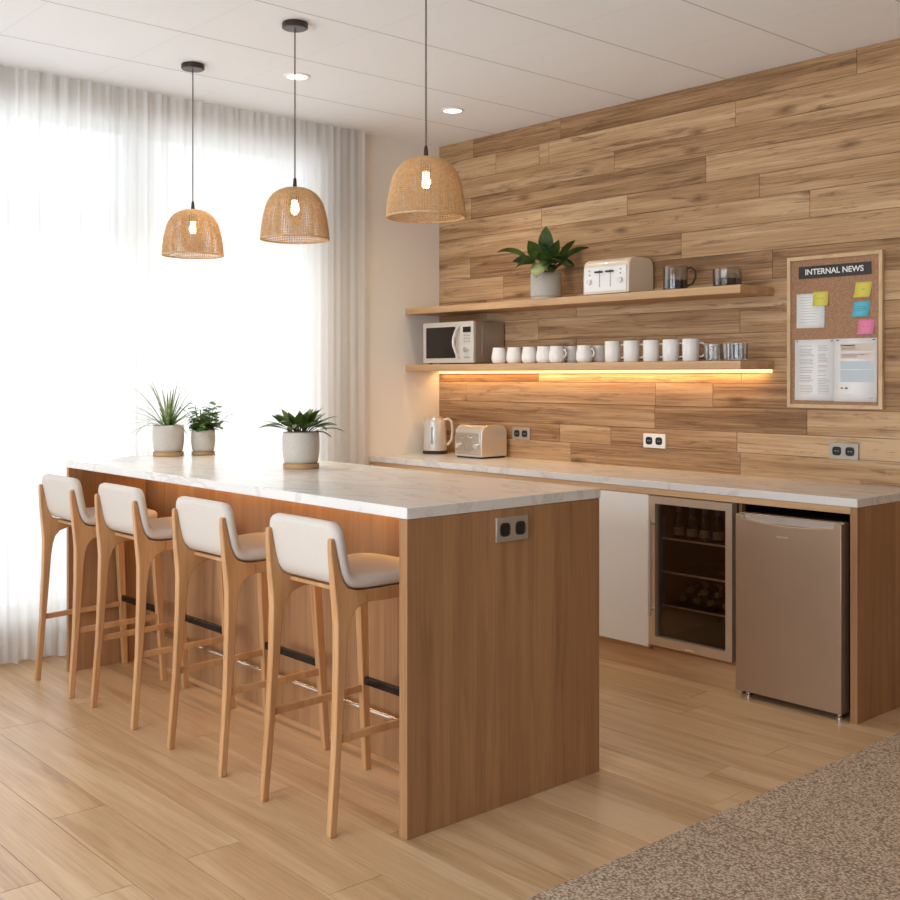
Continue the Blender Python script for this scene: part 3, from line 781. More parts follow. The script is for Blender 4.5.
bm = NB(); box(bm, bx_-.167, bx_+.167, -2.404, -2.382, .695, .734); obj('front_rail', bm, M['stool_wood'], st, bevel=.002)
for s in (-1, 1):
    bm = NB(); xa, xb = bx_+s*.186, bx_+s*.195
    hexa(bm, [(xa-.007, -2.765, .276), (xa+.007, -2.765, .276), (xa+.007, -2.765, .300), (xa-.007, -2.765, .300)],
         [(xb-.007, -2.372, .284), (xb+.007, -2.372, .284), (xb+.007, -2.372, .308), (xb-.007, -2.372, .308)])
    obj('stretcher', bm, M['stool_wood'], st, bevel=.002)
bm = NB(); box(bm, bx_-.186, bx_+.186, -2.379, -2.361, .309, .338)
obj('footrest', bm, M['black_bar'], st, bevel=.004)['label'] = 'black metal footrest bar'
for x, dy, lb in ((1.845, .010, 'oak bar stool with cream seat, second from the near end of the island'),
                  (1.157, .010, 'oak bar stool with cream seat, third from the near end of the island'),
                  (.576, -.004, 'oak bar stool with cream seat, farthest, beside the white curtain')):
    dup(st, (x, -2.57+dy, 0), 0, lb)

# ------------------------------------------------------------------ plants
def leaf(bm, base, az, el, length, width, droop, mi=0, n=9, fold=.25, shape=1.0, roll=0.0):
    p = Vector(base); ds = length/n; L_ = []; 
    side = Vector((-math.sin(az), math.cos(az), 0))
    for i in range(n+1):
        t = i/n; e = el - droop*t**1.3
        d = Vector((math.cos(az)*math.cos(e), math.sin(az)*math.cos(e), math.sin(e)))
        nrm = side.cross(d); nrm.normalize()
        sd = (side*math.cos(roll)+nrm*math.sin(roll)); nr = (nrm*math.cos(roll)-side*math.sin(roll))
        w = width/2*(math.sin(PI*min(1, t**shape*.97+.03)))**.8 if 0 < i < n else .0006
        L_.append((bm.verts.new(p+sd*w-nr*w*fold*-1), bm.verts.new(p.copy()), bm.verts.new(p-sd*w+nr*w*fold)))
        p = p + d*ds
    for a, b in zip(L_, L_[1:]):
        for k in (0, 1): bm.faces.new((a[k], a[k+1], b[k+1], b[k])).material_index = mi

def pot(t, c, r, h, sauc, taper=.94):
    x, y, z = c; z1 = z + sauc
    if sauc:
        bm = NB(); lathe(bm, [(0, 0), (r*.93, 0), (r*.97, .002), (r*.97, sauc-.002), (r*.93, sauc), (0, sauc)], (x, y, z), 40); obj('saucer', bm, M['cork_saucer'], t)
    bm = NB(); rb = r*taper
    lathe(bm, [(0, 0), (rb*.86, 0), (rb*.96, .006), (rb, .018), (r, h*.45), (r*.995, h*.8), (r*.97, h-.006), (r*.955, h-.001), (r*.92, h), (r*.89, h-.004), (r*.88, h-.02), (r*.88, h-.03)], (x, y, z1), 40)
    obj('pot', bm, M['pot'], t, smooth=60)
    bm = NB(); lathe(bm, [(0, h-.018), (r*.5, h-.016), (r*.885, h-.02), (r*.885, h-.028), (0, h-.028)][::-1], (x, y, z1), 30); obj('soil', bm, M['soil'], t)
    return z1 + h - .018

rn = random.Random(3)
# spiky plant, far end
c = (.412, -2.145, IT); t = thing('potted_plant', 'grey pot with thin pale spiky leaves, on the far end of the island', 'plant', c, 'potted plants on the island')
zt = pot(t, c, .077, .132, .022)
bm = NB()
for k in range(46):
    az = k*2.399+rn.uniform(-.2, .2); q = k/46; el = 1.40-1.20*q+rn.uniform(-.1, .1)
    leaf(bm, (c[0]+.012*math.cos(az), c[1]+.012*math.sin(az), zt), az, el, rn.uniform(.18, .29), rn.uniform(.009, .013), rn.uniform(.5, 1.5)*(.35+q), mi=(0 if k % 3 else 1), shape=.7)
for k in range(16):
    az = k*2.4; leaf(bm, (c[0]+.01*math.cos(az), c[1]+.01*math.sin(az), zt), az, 1.3, rn.uniform(.06, .10), .012, .5, mi=1)
obj('foliage', bm, [M['leaf_grey'], M['leaf_small']], t, smooth=180, normals=False)
# small round-leaf plant
c = (.455, -1.975, IT); t = thing('potted_plant', 'smallest potted plant, round green leaves, right of the spiky one', 'plant', c, 'potted plants on the island')
zt = pot(t, c, .060, .108, .018)
bm = NB()
for k in range(52):
    az = k*2.399; el = rn.uniform(.45, 1.5); L0 = rn.uniform(.05, .155); 
    if k < 4: L0 = .13+.01*k; el = 1.1+.12*k
    b0 = Vector((c[0]+.015*math.cos(az), c[1]+.015*math.sin(az), zt)); d = Vector((math.cos(az)*math.cos(el), math.sin(az)*math.cos(el), math.sin(el)))
    tube(bm, [b0, b0+d*L0*.5+Vector((0, 0, .004)), b0+d*L0], .0014, 5, mi=1)
    for q in range(3):
        pp = b0+d*L0*(1-.28*q)
        if pp.z < zt+.01: continue
        leaf(bm, pp, az+rn.uniform(-1.6, 1.6), rn.uniform(-.2, .8), rn.uniform(.040, .056), rn.uniform(.034, .044), .9, n=5, shape=.85, fold=.15)
obj('foliage', bm, [M['leaf_small'], M['stem']], t, smooth=180, normals=False)
# pointed-leaf plant in the middle of the island
c = (1.455, -2.056, IT); t = thing('potted_plant', 'potted plant with pointed arching green leaves, centre of the island top', 'plant', c, 'potted plants on the island')
zt = pot(t, c, .080, .134, .022)
bm = NB()
for k in range(44):
    az = k*2.399+rn.uniform(-.25, .25); q = k/44; el = 1.35-1.0*q+rn.uniform(-.12, .12)
    L0 = rn.uniform(.105, .148)+.038*q; sl = .03+.05*q
    b0 = Vector((c[0]+.012*math.cos(az), c[1]+.012*math.sin(az), zt)); d = Vector((math.cos(az)*math.cos(el), math.sin(az)*math.cos(el), math.sin(el)))
    tube(bm, [b0, b0+d*sl], .0018, 5, mi=1)
    leaf(bm, b0+d*sl, az, el-.1, L0*.72, rn.uniform(.032, .044), rn.uniform(.7, 1.5)*(.4+.7*q), shape=.8, roll=rn.uniform(-.3, .3))
obj('foliage', bm, [M['leaf'], M['stem']], t, smooth=180, normals=False)
# shelf plant: broad oval leaves, hand placed around the pot
c = (1.118, -.165, 1.831); t = thing('potted_plant', 'potted plant with broad dark oval leaves on the upper shelf', 'plant', c)
bm = NB(); r = .089; h = .152
lathe(bm, [(0, 0), (r*.95, 0), (r*.96, .012), (r*.93, .016), (r, .022), (r, h-.004), (r*.97, h), (r*.92, h), (r*.9, h-.02), (r*.9, h-.03)], c, 40); obj('pot', bm, M['pot'], t)
bm = NB(); lathe(bm, [(0, h-.028), (r*.905, h-.028), (r*.905, h-.02), (0, h-.016)], c, 30); obj('soil', bm, M['soil'], t)
zt = 1.831+h-.018
CAM_R = math.radians(48.47)      # the plant's leaves fan out mostly to its two sides
LV = [ # (side, elevation, stem, length, width, droop, roll, towards the room (-) or the wall (+))
 (-.05, 1.35, .12, .150, .082, .25, .2, -.5), (.45, .95, .12, .165, .052, .45, .9, .1), (.8, .75, .12, .195, .044, 1.0, .6, -.2),
 (-.9, .65, .14, .175, .040, 1.35, -.6, -.2), (-.8, .30, .11, .12, .058, .9, -.8, -.4), (-.6, .25, .10, .165, .055, 1.5, -.7, -.5),
 (-.35, -.35, .11, .155, .100, .9, -.1, -1.0), (-.55, .95, .10, .13, .080, .5, -.5, -.6), (.55, .0, .11, .115, .070, .8, .6, -.7),
 (.2, .3, .10, .13, .080, .9, .2, -.9), (-.15, .7, .09, .13, .080, .8, .0, -.9), (.8, -.1, .11, .10, .060, .7, .8, -.4), (.35, .6, .09, .12, .070, .7, .6, .3), (-.4, 1.15, .10, .12, .070, .3, -.3, .3),
 (.1, -.2, .09, .11, .075, .7, 0, -1.0), (.4, 1.15, .09, .12, .060, .4, .3, -.6), (.45, .35, .11, .12, .070, .9, .4, -.8), (-.1, .2, .08, .12, .075, 1.0, -.2, -1.0), (-.3, 1.2, .07, .12, .06, .3, .1, -.7), (.25, 1.0, .07, .12, .07, .4, .3, -.9)]
bm = NB()
for s_, el, sl, ln, wd, dr, rl, aw in LV:
    vx = math.cos(CAM_R)*s_ - math.sin(CAM_R)*aw; vy = math.sin(CAM_R)*s_ + math.cos(CAM_R)*aw
    az = math.atan2(vy, vx)
    b0 = Vector((c[0]+.02*math.cos(az), c[1]+.02*math.sin(az), zt)); es = max(el+.2, .85); d = Vector((math.cos(az)*math.cos(es), math.sin(az)*math.cos(es), math.sin(es)))
    tube(bm, [b0, b0+d*sl], .0028, 6, mi=1)
    tip = b0+d*sl
    if math.sin(az) > 0: ln *= .8
    ln *= 1.12; wd *= 1.08
    leaf(bm, tip, az, el, ln, wd, dr, shape=.85, roll=rl, fold=.18, mi=(2 if s_ == -.35 else 0))
obj('foliage', bm, [M['leaf'], M['stem'], M['leaf_light']], t, smooth=180, normals=False)

# ------------------------------------------------------------------ pendants
pl = thing('pendant_lamp', 'woven rattan dome pendant over the far end of the island, leftmost', 'pendant lamp', (.662, -2.145, 1.985), 'woven pendants over the island')
px_, py_ = .662, -2.145; ZR = 1.984
bm = NB(); lathe(bm, [(0, 2.8985), (.053, 2.8985), (.055, 2.895), (.055, 2.878), (.051, 2.874), (0, 2.874)][::-1], (px_, py_, 0), 36); obj('ceiling_canopy', bm, M['dark_metal'], pl)
bm = NB(); tube(bm, [(px_, py_, 2.875), (px_, py_, 2.238)], .0030, 8); obj('cord', bm, M['cord'], pl)
bm = NB(); lathe(bm, [(0, 2.242), (.004, 2.242), (.007, 2.232), (.009, 2.205), (.010, 2.196), (0, 2.196)][::-1], (px_, py_, 0), 16); obj('cord_cap', bm, M['dark_metal'], pl)
# dome profile r(z)
dome = [(.012, 2.200), (.045, 2.196), (.075, 2.184), (.099, 2.164), (.116, 2.137), (.127, 2.105), (.135, 2.067), (.141, 2.028), (.1445, ZR)]
dome = smooth_prof(dome, 2)
def dome_r(z):
    for (r0, z0), (r1, z1) in zip(dome, dome[1:]):
        if z1 <= z <= z0: return r0+(r1-r0)*(z0-z)/(z0-z1) if z0 > z1 else r0
    return dome[-1][0]
bm = NB(); NM = 84
for k in range(NM):
    a = 2*PI*k/NM; step = 1
    pts = [(px_+r*math.cos(a), py_+r*math.sin(a), z) for r, z in dome if not (k % 2 and r < .05)]
    rr = .0019
    tube(bm, pts, rr, 4, caps=False)
# horizontal weave
L_ = [0]
for (r0, z0), (r1, z1) in zip(dome, dome[1:]): L_.append(L_[-1]+math.hypot(r1-r0, z1-z0))
nh = 40
for j in range(1, nh):
    s = L_[-1]*j/nh
    for i in range(len(dome)-1):
        if s <= L_[i+1]:
            q = (s-L_[i])/(L_[i+1]-L_[i]); r = dome[i][0]+(dome[i+1][0]-dome[i][0])*q; z = dome[i][1]+(dome[i+1][1]-dome[i][1])*q; break
    tube(bm, [(px_+(r+.0008*(-1)**(k+j))*math.cos(2*PI*k/42), py_+(r+.0008*(-1)**(k+j))*math.sin(2*PI*k/42), z) for k in range(42)], .0019, 4, closed=True)
sh = obj('lamp_shade', bm, M['rattan'], pl, smooth=80)
bm = NB(); tube(bm, [(px_+.1435*math.cos(2*PI*k/60), py_+.1435*math.sin(2*PI*k/60), ZR-.002) for k in range(60)], .0045, 8, closed=True); obj('rim', bm, M['rattan'], sh)
bm = NB(); lathe(bm, [(0, 2.196), (.022, 2.196), (.022, 2.150), (.019, 2.146), (0, 2.146)][::-1], (px_, py_, 0), 20); so = obj('bulb_holder', bm, M['dark_metal'], pl)
bm = NB(); lathe(bm, [(0, 2.146), (.012, 2.146), (.013, 2.137), (.016, 2.122), (.018, 2.108), (.016, 2.094), (.009, 2.086), (0, 2.084)][::-1], (px_, py_, 0), 20); obj('bulb', bm, M['bulb'], so)
dup(pl, (1.512, -2.125, 1.985), .4, 'woven rattan dome pendant, middle of the three over the island')
dup(pl, (2.378, -2.13, 1.985), .9, 'woven rattan dome pendant nearest the camera, in front of the plank wall corner')

# downlights
def downlight(x, y, label):
    t = thing('ceiling_downlight', label, 'ceiling light', (x, y, H-.008), 'recessed ceiling downlights')
    bm = NB(); lathe(bm, [(.052, -.0065), (.066, -.004), (.068, -.0005), (.052, -.0005)], (x, y, H), 40, closed=True); obj('trim_ring', bm, M['white_face'], t)
    bm = NB(); lathe(bm, [(0, -.001), (.052, -.001), (.052, -.004), (0, -.004)][::-1], (x, y, H), 36); obj('diffuser', bm, M['downlight'], t)
downlight(.82, -1.654, 'round ceiling downlight above the back of the island, behind the middle pendant cord')
downlight(.809, -.604, 'round ceiling downlight nearest the corner of the plank wall')

# ------------------------------------------------------------------ appliances
# microwave
mw = thing('microwave', 'silver microwave oven at the left end of the lower shelf', 'microwave', (.39, -.15, 1.473))
bm = NB(); box(bm, .160, .620, -.250, -.012, 1.480, 1.728); obj('body', bm, M['mw_body'], mw, bevel=.003)
bm = NB(); box(bm, .158, .622, -.272, -.251, 1.480, 1.730); fp = obj('front_panel', bm, M['mw_front'], mw, bevel=.003)
bm = NB(); box(bm, .190, .462, -.2745, -.2722, 1.510, 1.700); obj('door_window', bm, M['dark_glass'], fp, bevel=.001)
bm = NB(); tube(bm, [(.495, -.272, 1.51), (.488, -.290, 1.54), (.478, -.300, 1.58), (.476, -.302, 1.607), (.478, -.300, 1.635), (.488, -.290, 1.675), (.495, -.272, 1.705)], .009, 10); obj('handle', bm, M['satin'], fp)
bm = NB(); box(bm, .532, .600, -.2745, -.2722, 1.664, 1.697); obj('display', bm, M['dark_glass'], fp)
bm = NB(); tube(bm, [(.566, -.272, 1.560), (.566, -.290, 1.560)], .016, 18); obj('dial', bm, M['chrome'], fp)
bm = NB()
for i in range(3):
    for j in range(3): box(bm, .540+.020*i, .551+.020*i, -.2742, -.2722, 1.605+.018*j, 1.613+.018*j)
for i in range(2): box(bm, .542+.028*i, .562+.028*i, -.2742, -.2722, 1.508, 1.518)
obj('keypad', bm, M['outlet'], fp)
for x in (.19, .59):
    for y in (-.235, -.04):
        bm = NB(); lathe(bm, [(0, 0), (.011, 0), (.011, .007), (0, .007)], (x, y, 1.473), 12); obj('foot', bm, M['black'], mw)
bm = NB(); box(bm, .6205, .6225, -.20, -.03, 1.50, 1.70); obj('side_vent', bm, M['mw_body'], mw, bevel=.0008)

def toaster(name_label, x0, x1, y0, y1, z, h, mat_body, mat_face, group, four):
    t = thing('toaster', name_label, 'toaster', ((x0+x1)/2, (y0+y1)/2, z), group)
    R = .045
    pts = [(x0, z+.012), (x1, z+.012)]
    # rounded top outline seen from the front, extruded in depth
    o_ = [(x0+.004, z+.012), (x1-.004, z+.012), (x1, z+.03)]
    for k in range(8): a = k/7*PI/2; o_.append((x1-R+R*math.cos(a)-.004*math.sin(a), z+h-R+R*math.sin(a)))
    for k in range(8): a = PI/2+k/7*PI/2; o_.append((x0+R+R*math.cos(a)+.004*math.sin(a), z+h-R+R*math.sin(a)))
    o_.append((x0, z+.03))
    return t, o_
# upper cream toaster: depth-wise rounded top (profile in y,z), controls on the front
def toaster_yz(label, x0, x1, y0, y1, z, h, mb, mf_, mtop, face_parts):
    t = thing('toaster', label, 'toaster', ((x0+x1)/2, (y0+y1)/2, z), 'toasters')
    R = .05
    P = [(y1, z+.010), (y0, z+.010)]
    P += [(y0, z+.10), (y0+.003, z+h-R)]
    for k in range(1, 8): a = PI-k/7*PI/2; P.append((y0+.003+R+R*math.cos(a), z+h-R+R*math.sin(a)))
    for k in range(0, 8): a = PI/2-k/7*PI/2; P.append((y1-R+R*math.cos(a), z+h-R+R*math.sin(a)))
    bm = NB(); prism(bm, P, 'x', x0+.012, x1-.012); obj('body', bm, mtop, t, smooth=30)
    for a, b in ((x0, x0+.014), (x1-.014, x1)):
        bm = NB(); prism(bm, [(p[0], p[1]) for p in P], 'x', a, b)
        obj('end_cap', bm, mb, t, bevel=.006, seg=3, smooth=30)
    # face plate
    bm = NB(); box(bm, x0+.013, x1-.013, y0-.004, y0+.0, z+.022, z+h-R+.004); fc = obj('control_panel', bm, mf_, t, bevel=.001)
    # slots in the top
    bm = NB()
    for q in ((.30, .36), (.46, .52), (.62, .68))[:2 if not face_parts else 3]:
        ya, yb = y0+(y1-y0)*q[0], y0+(y1-y0)*q[1]
        box(bm, x0+.03, x1-.03, ya, yb+.012, z+h-.0005, z+h+.0012)
    obj('bread_slot', bm, M['black'], t)
    w = x1-x0
    for q in (.38, .62):
        xm = x0+w*q
        bm = NB(); box(bm, xm-.003, xm+.003, y0-.0052, y0-.004, z+.045, z+h-R-.012); obj('lever_track', bm, M['outlet'], fc)
        bm = NB(); box(bm, xm-.024, xm+.024, y0-.022, y0-.004, z+h-R-.028, z+h-R-.018); obj('lever', bm, M['dark_metal'] if face_parts else M['chrome'], fc, bevel=.003)
    for q in (.16, .84):
        bm = NB(); tube(bm, [(x0+w*q, y0-.004, z+.075), (x0+w*q, y0-.018, z+.075)], .015, 20); obj('dial', bm, M['satin'], fc)
        bm = NB()
        for j in range(2): tube(bm, [(x0+w*q, y0-.004, z+.112+.022*j), (x0+w*q, y0-.007, z+.112+.022*j)], .005, 10)
        obj('button', bm, M['outlet'], fc)
    bm = NB(); box(bm, x0+.01, x1-.01, y0+.01, y1-.01, z, z+.010); obj('base', bm, M['black'], t)
    return t
toaster_yz('cream four-slice toaster with white control front, on the upper shelf', 1.447, 1.762, -.222, -.012, 1.831, .198, M['cream'], M['white_face'], M['cream'], True)
toaster_yz('polished silver toaster on the back counter beside the kettle', .430, .668, -.248, -.035, .906, .198, M['satin'], M['chrome'], M['satin'], False)

# kettle
kc = (.115, -.135, .906)
kt = thing('electric_kettle', 'silver electric kettle in the corner of the back counter', 'kettle', kc)
bm = NB(); lathe(bm, [(0, 0), (.078, 0), (.080, .004), (.080, .014), (.070, .020), (0, .020)], kc, 36); obj('base', bm, M['dark_metal'], kt)
bm = NB(); lathe(bm, [(0, .021), (.074, .021), (.076, .03), (.072, .12), (.066, .20), (.060, .218), (0, .218)], kc, 36)
obj('body', bm, M['kettle'], kt)
bm = NB(); lathe(bm, [(0, .2185), (.058, .2185), (.054, .228), (.035, .235), (.0, .237)], kc, 30); obj('lid', bm, M['satin'], kt)
d = Vector((.80, .60, 0)); z = Vector((0, 0, 1)); C0 = Vector(kc)
bm = NB(); tube(bm, [C0+d*.055+z*.215, C0+d*.085+z*.222, C0+d*.108+z*.205, C0+d*.114+z*.15, C0+d*.108+z*.09, C0+d*.085+z*.06, C0+d*.068+z*.055], .010, 10); obj('handle', bm, M['satin'], kt)
bm = NB(); hexa(bm, [C0-d*.062+z*.165+Vector((.012,-.016,0)), C0-d*.062+z*.165-Vector((.012,-.016,0)), C0-d*.060+z*.214-Vector((.016,-.022,0)), C0-d*.060+z*.214+Vector((.016,-.022,0))],
     [C0-d*.078+z*.19+Vector((.004,-.006,0)), C0-d*.078+z*.19-Vector((.004,-.006,0)), C0-d*.092+z*.216-Vector((.006,-.008,0)), C0-d*.092+z*.216+Vector((.006,-.008,0))]); obj('spout', bm, M['kettle'], kt, bevel=.002)
bm = NB()
a0 = math.atan2(-.66*1.0, .42)
for zz in range(1):
    pts_l, pts_r = [], []
    for k in range(7):
        hh = .065+.11*k/6; rr = .0765-(.0765-.0672)*(hh-.03)/.17+.001
        for da, lst in ((-.085, pts_l), (.085, pts_r)):
            lst.append(bm.verts.new((kc[0]+rr*math.cos(a0+da), kc[1]+rr*math.sin(a0+da), kc[2]+hh)))
    for k in range(6): bm.faces.new((pts_l[k], pts_r[k], pts_r[k+1], pts_l[k+1]))
obj('water_window', bm, M['dark_glass'], kt)

# ------------------------------------------------------------------ cups and glasses
Z2 = 1.473
def mugset():
    # small rounded cups
    r = thing('cup', '', 'cup', (.772, -.2, Z2), 'small round cups on the lower shelf')
    bm = NB(); lathe(bm, [(0, 0), (.034, 0), (.043, .008), (.048, .026), (.047, .048), (.042, .072), (.040, .088), (.041, .0945), (.0385, .0945), (.0375, .086), (.040, .07), (.044, .046), (.044, .028), (.036, .012), (0, .009)], (.772, -.2, Z2), 28)
    obj('cup_body', bm, M['ceramic'], r, smooth=60)
    bm = NB(); a = math.radians(62); dd = Vector((math.cos(a), math.sin(a), 0)); o0 = Vector((.772, -.2, Z2))
    tube(bm, [o0+dd*.045+Vector((0,0,.074)), o0+dd*.056+Vector((0,0,.072)), o0+dd*.064+Vector((0,0,.055)), o0+dd*.058+Vector((0,0,.038)), o0+dd*.047+Vector((0,0,.032))], .0045, 7)
    obj('handle', bm, M['ceramic'], r)
    return r
sc = mugset()
cl = ['first small white round cup, right against the microwave', 'second small white round cup from the microwave', 'third small white round cup from the microwave', 'fourth small white round cup from the microwave', 'fifth small white round cup from the microwave, next one close behind it', 'sixth small white round cup, partly behind the fifth, before the gap', 'small white round cup just right of the gap', 'small white round cup close behind the one right of the gap']
cx_ = [.778, .902, 1.022, 1.137, 1.240, 1.251, 1.443, 1.452]; cy_ = [-.205, -.205, -.2, -.2, -.205, -.106, -.205, -.106]
sc['label'] = cl[0]; sc.location = (cx_[0], cy_[0], Z2); sc.scale = (1.0, 1.0, 1.0)
for k in range(1, 8): dup(sc, (cx_[k], cy_[k], Z2), -1.0 if k in (4, 6) else .15*math.sin(k*2.1), cl[k])
tm = thing('mug', 'tall white mug, leftmost of the five with handles showing', 'mug', (1.636, -.2, Z2), 'tall white mugs on the lower shelf')
bm = NB(); lathe(bm, [(0, 0), (.037, 0), (.041, .004), (.042, .06), (.042, .110), (.0405, .112), (.039, .110), (.0385, .012), (.035, .008), (0, .008)], (1.636, -.2, Z2), 30); obj('mug_body', bm, M['ceramic'], tm, smooth=50)
bm = NB(); o0 = Vector((1.636, -.2, Z2)); a = math.radians(32); dd = Vector((math.cos(a), math.sin(a), 0))
tube(bm, [o0+dd*.040+Vector((0,0,.092)), o0+dd*.056+Vector((0,0,.093)), o0+dd*.071+Vector((0,0,.080)), o0+dd*.074+Vector((0,0,.058)), o0+dd*.066+Vector((0,0,.036)), o0+dd*.054+Vector((0,0,.025)), o0+dd*.040+Vector((0,0,.024))], .0048, 8)
obj('handle', bm, M['ceramic'], tm)
ml = ['', 'tall white mug, second from the left of the five tall ones', 'tall white mug, middle of the five tall ones', 'tall white mug, fourth from the left of the five tall ones', 'tall white mug beside the clear drinking glasses']
for k, x in enumerate((1.636, 1.764, 1.893, 2.017, 2.139)):
    if k: dup(tm, (x, -.2, Z2), 0, ml[k])
gl = thing('drinking_glass', 'clear drinking glass, first to the right of the tall mugs', 'glass', (2.27, -.2, Z2), 'clear glasses at the end of the lower shelf')
bm = NB(); lathe(bm, [(0, 0), (.040, 0), (.043, .004), (.045, .085), (.0435, .085), (.041, .012), (0, .010)], (2.27, -.2, Z2), 28); obj('glass_body', bm, M['glass'], gl)
gx = ((2.27, -.2), (2.358, -.175), (2.425, -.215))
for k, (x, y) in enumerate(gx):
    if k: dup(gl, (x, y, Z2), 0, ('', 'clear drinking glass, middle one at the end of the lower shelf', 'clear drinking glass at the right end of the lower shelf')[k])
# coffee glasses on the upper shelf
Z1_ = 1.831
cg = thing('glass_mug', 'smoked glass mug half full of dark coffee, handle to the right, upper shelf', 'mug', (2.045, -.2, Z1_))
c = (2.045, -.2, Z1_)
bm = NB(); lathe(bm, [(0, 0), (.060, 0), (.063, .004), (.063, .120), (.061, .120), (.0605, .008), (0, .006)], c, 32); obj('glass_body', bm, M['smoked'], cg)
bm = NB(); lathe(bm, [(0, .0065), (.0595, .0085), (.0595, .052), (0, .052)], c, 32); obj('coffee', bm, M['coffee'], cg)
bm = NB(); o0 = Vector(c); dd = Vector((math.cos(.4), math.sin(.4), 0))
tube(bm, [o0+dd*.060+Vector((0,0,.108)), o0+dd*.080+Vector((0,0,.114)), o0+dd*.100+Vector((0,0,.096)), o0+dd*.102+Vector((0,0,.065)), o0+dd*.088+Vector((0,0,.035)), o0+dd*.062+Vector((0,0,.022))], .0055, 8); obj('handle', bm, M['dark_metal'], cg)
lg = thing('glass_bowl', 'low smoked glass cup with dark coffee, at the right end of the upper shelf', 'cup', (2.345, -.19, Z1_))
c = (2.345, -.19, Z1_)
bm = NB(); lathe(bm, [(0, 0), (.066, 0), (.069, .005), (.069, .086), (.067, .086), (.0665, .008), (0, .006)], c, 32); obj('glass_body', bm, M['smoked'], lg)
bm = NB(); lathe(bm, [(0, .0065), (.0655, .0085), (.0655, .040), (0, .040)], c, 32); obj('coffee', bm, M['coffee'], lg)

# ------------------------------------------------------------------ notice board
BX0, BX1, BZ0, BZ1 = 2.567, 3.045, 1.250, 1.966
nb = thing('notice_board', 'cork notice board in a pale oak frame on the plank wall', 'notice board', ((BX0+BX1)/2, -.001, BZ0))
bm = NB(); box(bm, BX0+.01, BX1-.01, -.012, -.0015, BZ0+.01, BZ1-.01); obj('cork_panel', bm, M['cork'], nb)
fw = .018
for nm, e in (('frame', (BX0, BX0+fw, BZ0, BZ1)), ('frame', (BX1-fw, BX1, BZ0, BZ1)), ('frame', (BX0+fw, BX1-fw, BZ0, BZ0+fw)), ('frame', (BX0+fw, BX1-fw, BZ1-fw, BZ1))):
    bm = NB(); box(bm, e[0], e[1], -.024, -.0015, e[2], e[3]); obj(nm, bm, M['frame_wood'], nb, bevel=.0015)
bm = NB(); box(bm, 2.626, 2.988, -.0175, -.0125, 1.861, 1.918)
hs = obj('header_sign', bm, M['sign']); tag(hs, 'black sign reading INTERNAL NEWS at the top of the cork board', 'sign')
cu = bpy.data.curves.new('lettering', 'FONT'); cu.body = 'INTERNAL NEWS'; cu.size = .0402; cu.align_x = 'CENTER'; cu.align_y = 'CENTER'; cu.extrude = .0004; cu.offset = .0007
to = bpy.data.objects.new('lettering_tmp', cu); COL.objects.link(to)
dg = bpy.context.evaluated_depsgraph_get(); me = bpy.data.meshes.new_from_object(to.evaluated_get(dg)); bpy.data.objects.remove(to)
me.transform(Matrix.Rotation(PI/2, 4, 'X'))
xs_ = [v.co.x for v in me.vertices]; kx = .292/(max(xs_)-min(xs_))
me.transform(Matrix.Diagonal((kx, 1, kx*.98, 1)))
lt = bpy.data.objects.new('lettering', me); COL.objects.link(lt); me.materials.append(M['paper']); lt.parent = hs
lt.location = Vector((2.807, -.0180, 1.8895)) - hs.location; lt['label'] = 'white capital letters INTERNAL NEWS'

YB = -.0125
def sheet(name, x0, x1, z0, z1, mats, label, cat, marks, y=YB, th=.0012, tilt=0.0, group=None, curl=.006):
    bm = NB(); n = 6
    fr_, bk = [], []
    for i in range(n+1):
        t = i/n; z = z1+(z0-z1)*t; d = curl*max(0, t-.35)**2
        sx = tilt*(1-t)
        fr_.append((bm.verts.new((x0+sx, y-th-d, z)), bm.verts.new((x1+sx, y-th-d, z)))); bk.append((bm.verts.new((x0+sx, y-d, z)), bm.verts.new((x1+sx, y-d, z))))
    for i in range(n):
        bm.faces.new((fr_[i][0], fr_[i][1], fr_[i+1][1], fr_[i+1][0])); bm.faces.new((bk[i][1], bk[i][0], bk[i+1][0], bk[i+1][1]))
        bm.faces.new((fr_[i][0], fr_[i+1][0], bk[i+1][0], bk[i][0])); bm.faces.new((fr_[i][1], bk[i][1], bk[i+1][1], fr_[i+1][1]))
    bm.faces.new((fr_[0][0], bk[0][0], bk[0][1], fr_[0][1])); bm.faces.new((fr_[n][0], fr_[n][1], bk[n][1], bk[n][0]))
    for (u0, u1, v0, v1, mi) in marks:       # u left->right, v top->down, 0..1
        ya = []
        for v in (v0, v1): ya.append(y-th-.0004-curl*max(0, v-.35)**2)
        yy = min(ya)
        X0, X1_ = x0+(x1-x0)*u0, x0+(x1-x0)*u1; s0, s1 = tilt*(1-v0), tilt*(1-v1)
        q = [bm.verts.new((X0+s0, ya[0], z1+(z0-z1)*v0)), bm.verts.new((X1_+s0, ya[0], z1+(z0-z1)*v0)), bm.verts.new((X1_+s1, ya[1], z1+(z0-z1)*v1)), bm.verts.new((X0+s1, ya[1], z1+(z0-z1)*v1))]
        bm.faces.new(q).material_index = mi
    o = obj(name, bm, mats, normals=False); tag(o, label, cat, group); return o
mk = []; rr = random.Random(2)
for k in range(10): mk.append((.15, .15+rr.uniform(.45, .7), .10+.08*k, .10+.08*k+.012, 1))
sheet('paper_sheet', 2.613, 2.758, 1.627, 1.789, [M['paper'], M['print']], 'small white typed sheet pinned on the left of the cork board', 'paper', mk)
mk = []
for c0, c1 in ((.12, .52), (.60, .90)):
    v = .10
    while v < .9:
        mk.append((c0, c1-rr.uniform(0, .12), v, v+.010, 1)); v += .026
        if rr.random() < .22: v += .03
mk += [(.04, .08, .02, .035, 2), (.92, .98, .02, .035, 2)]
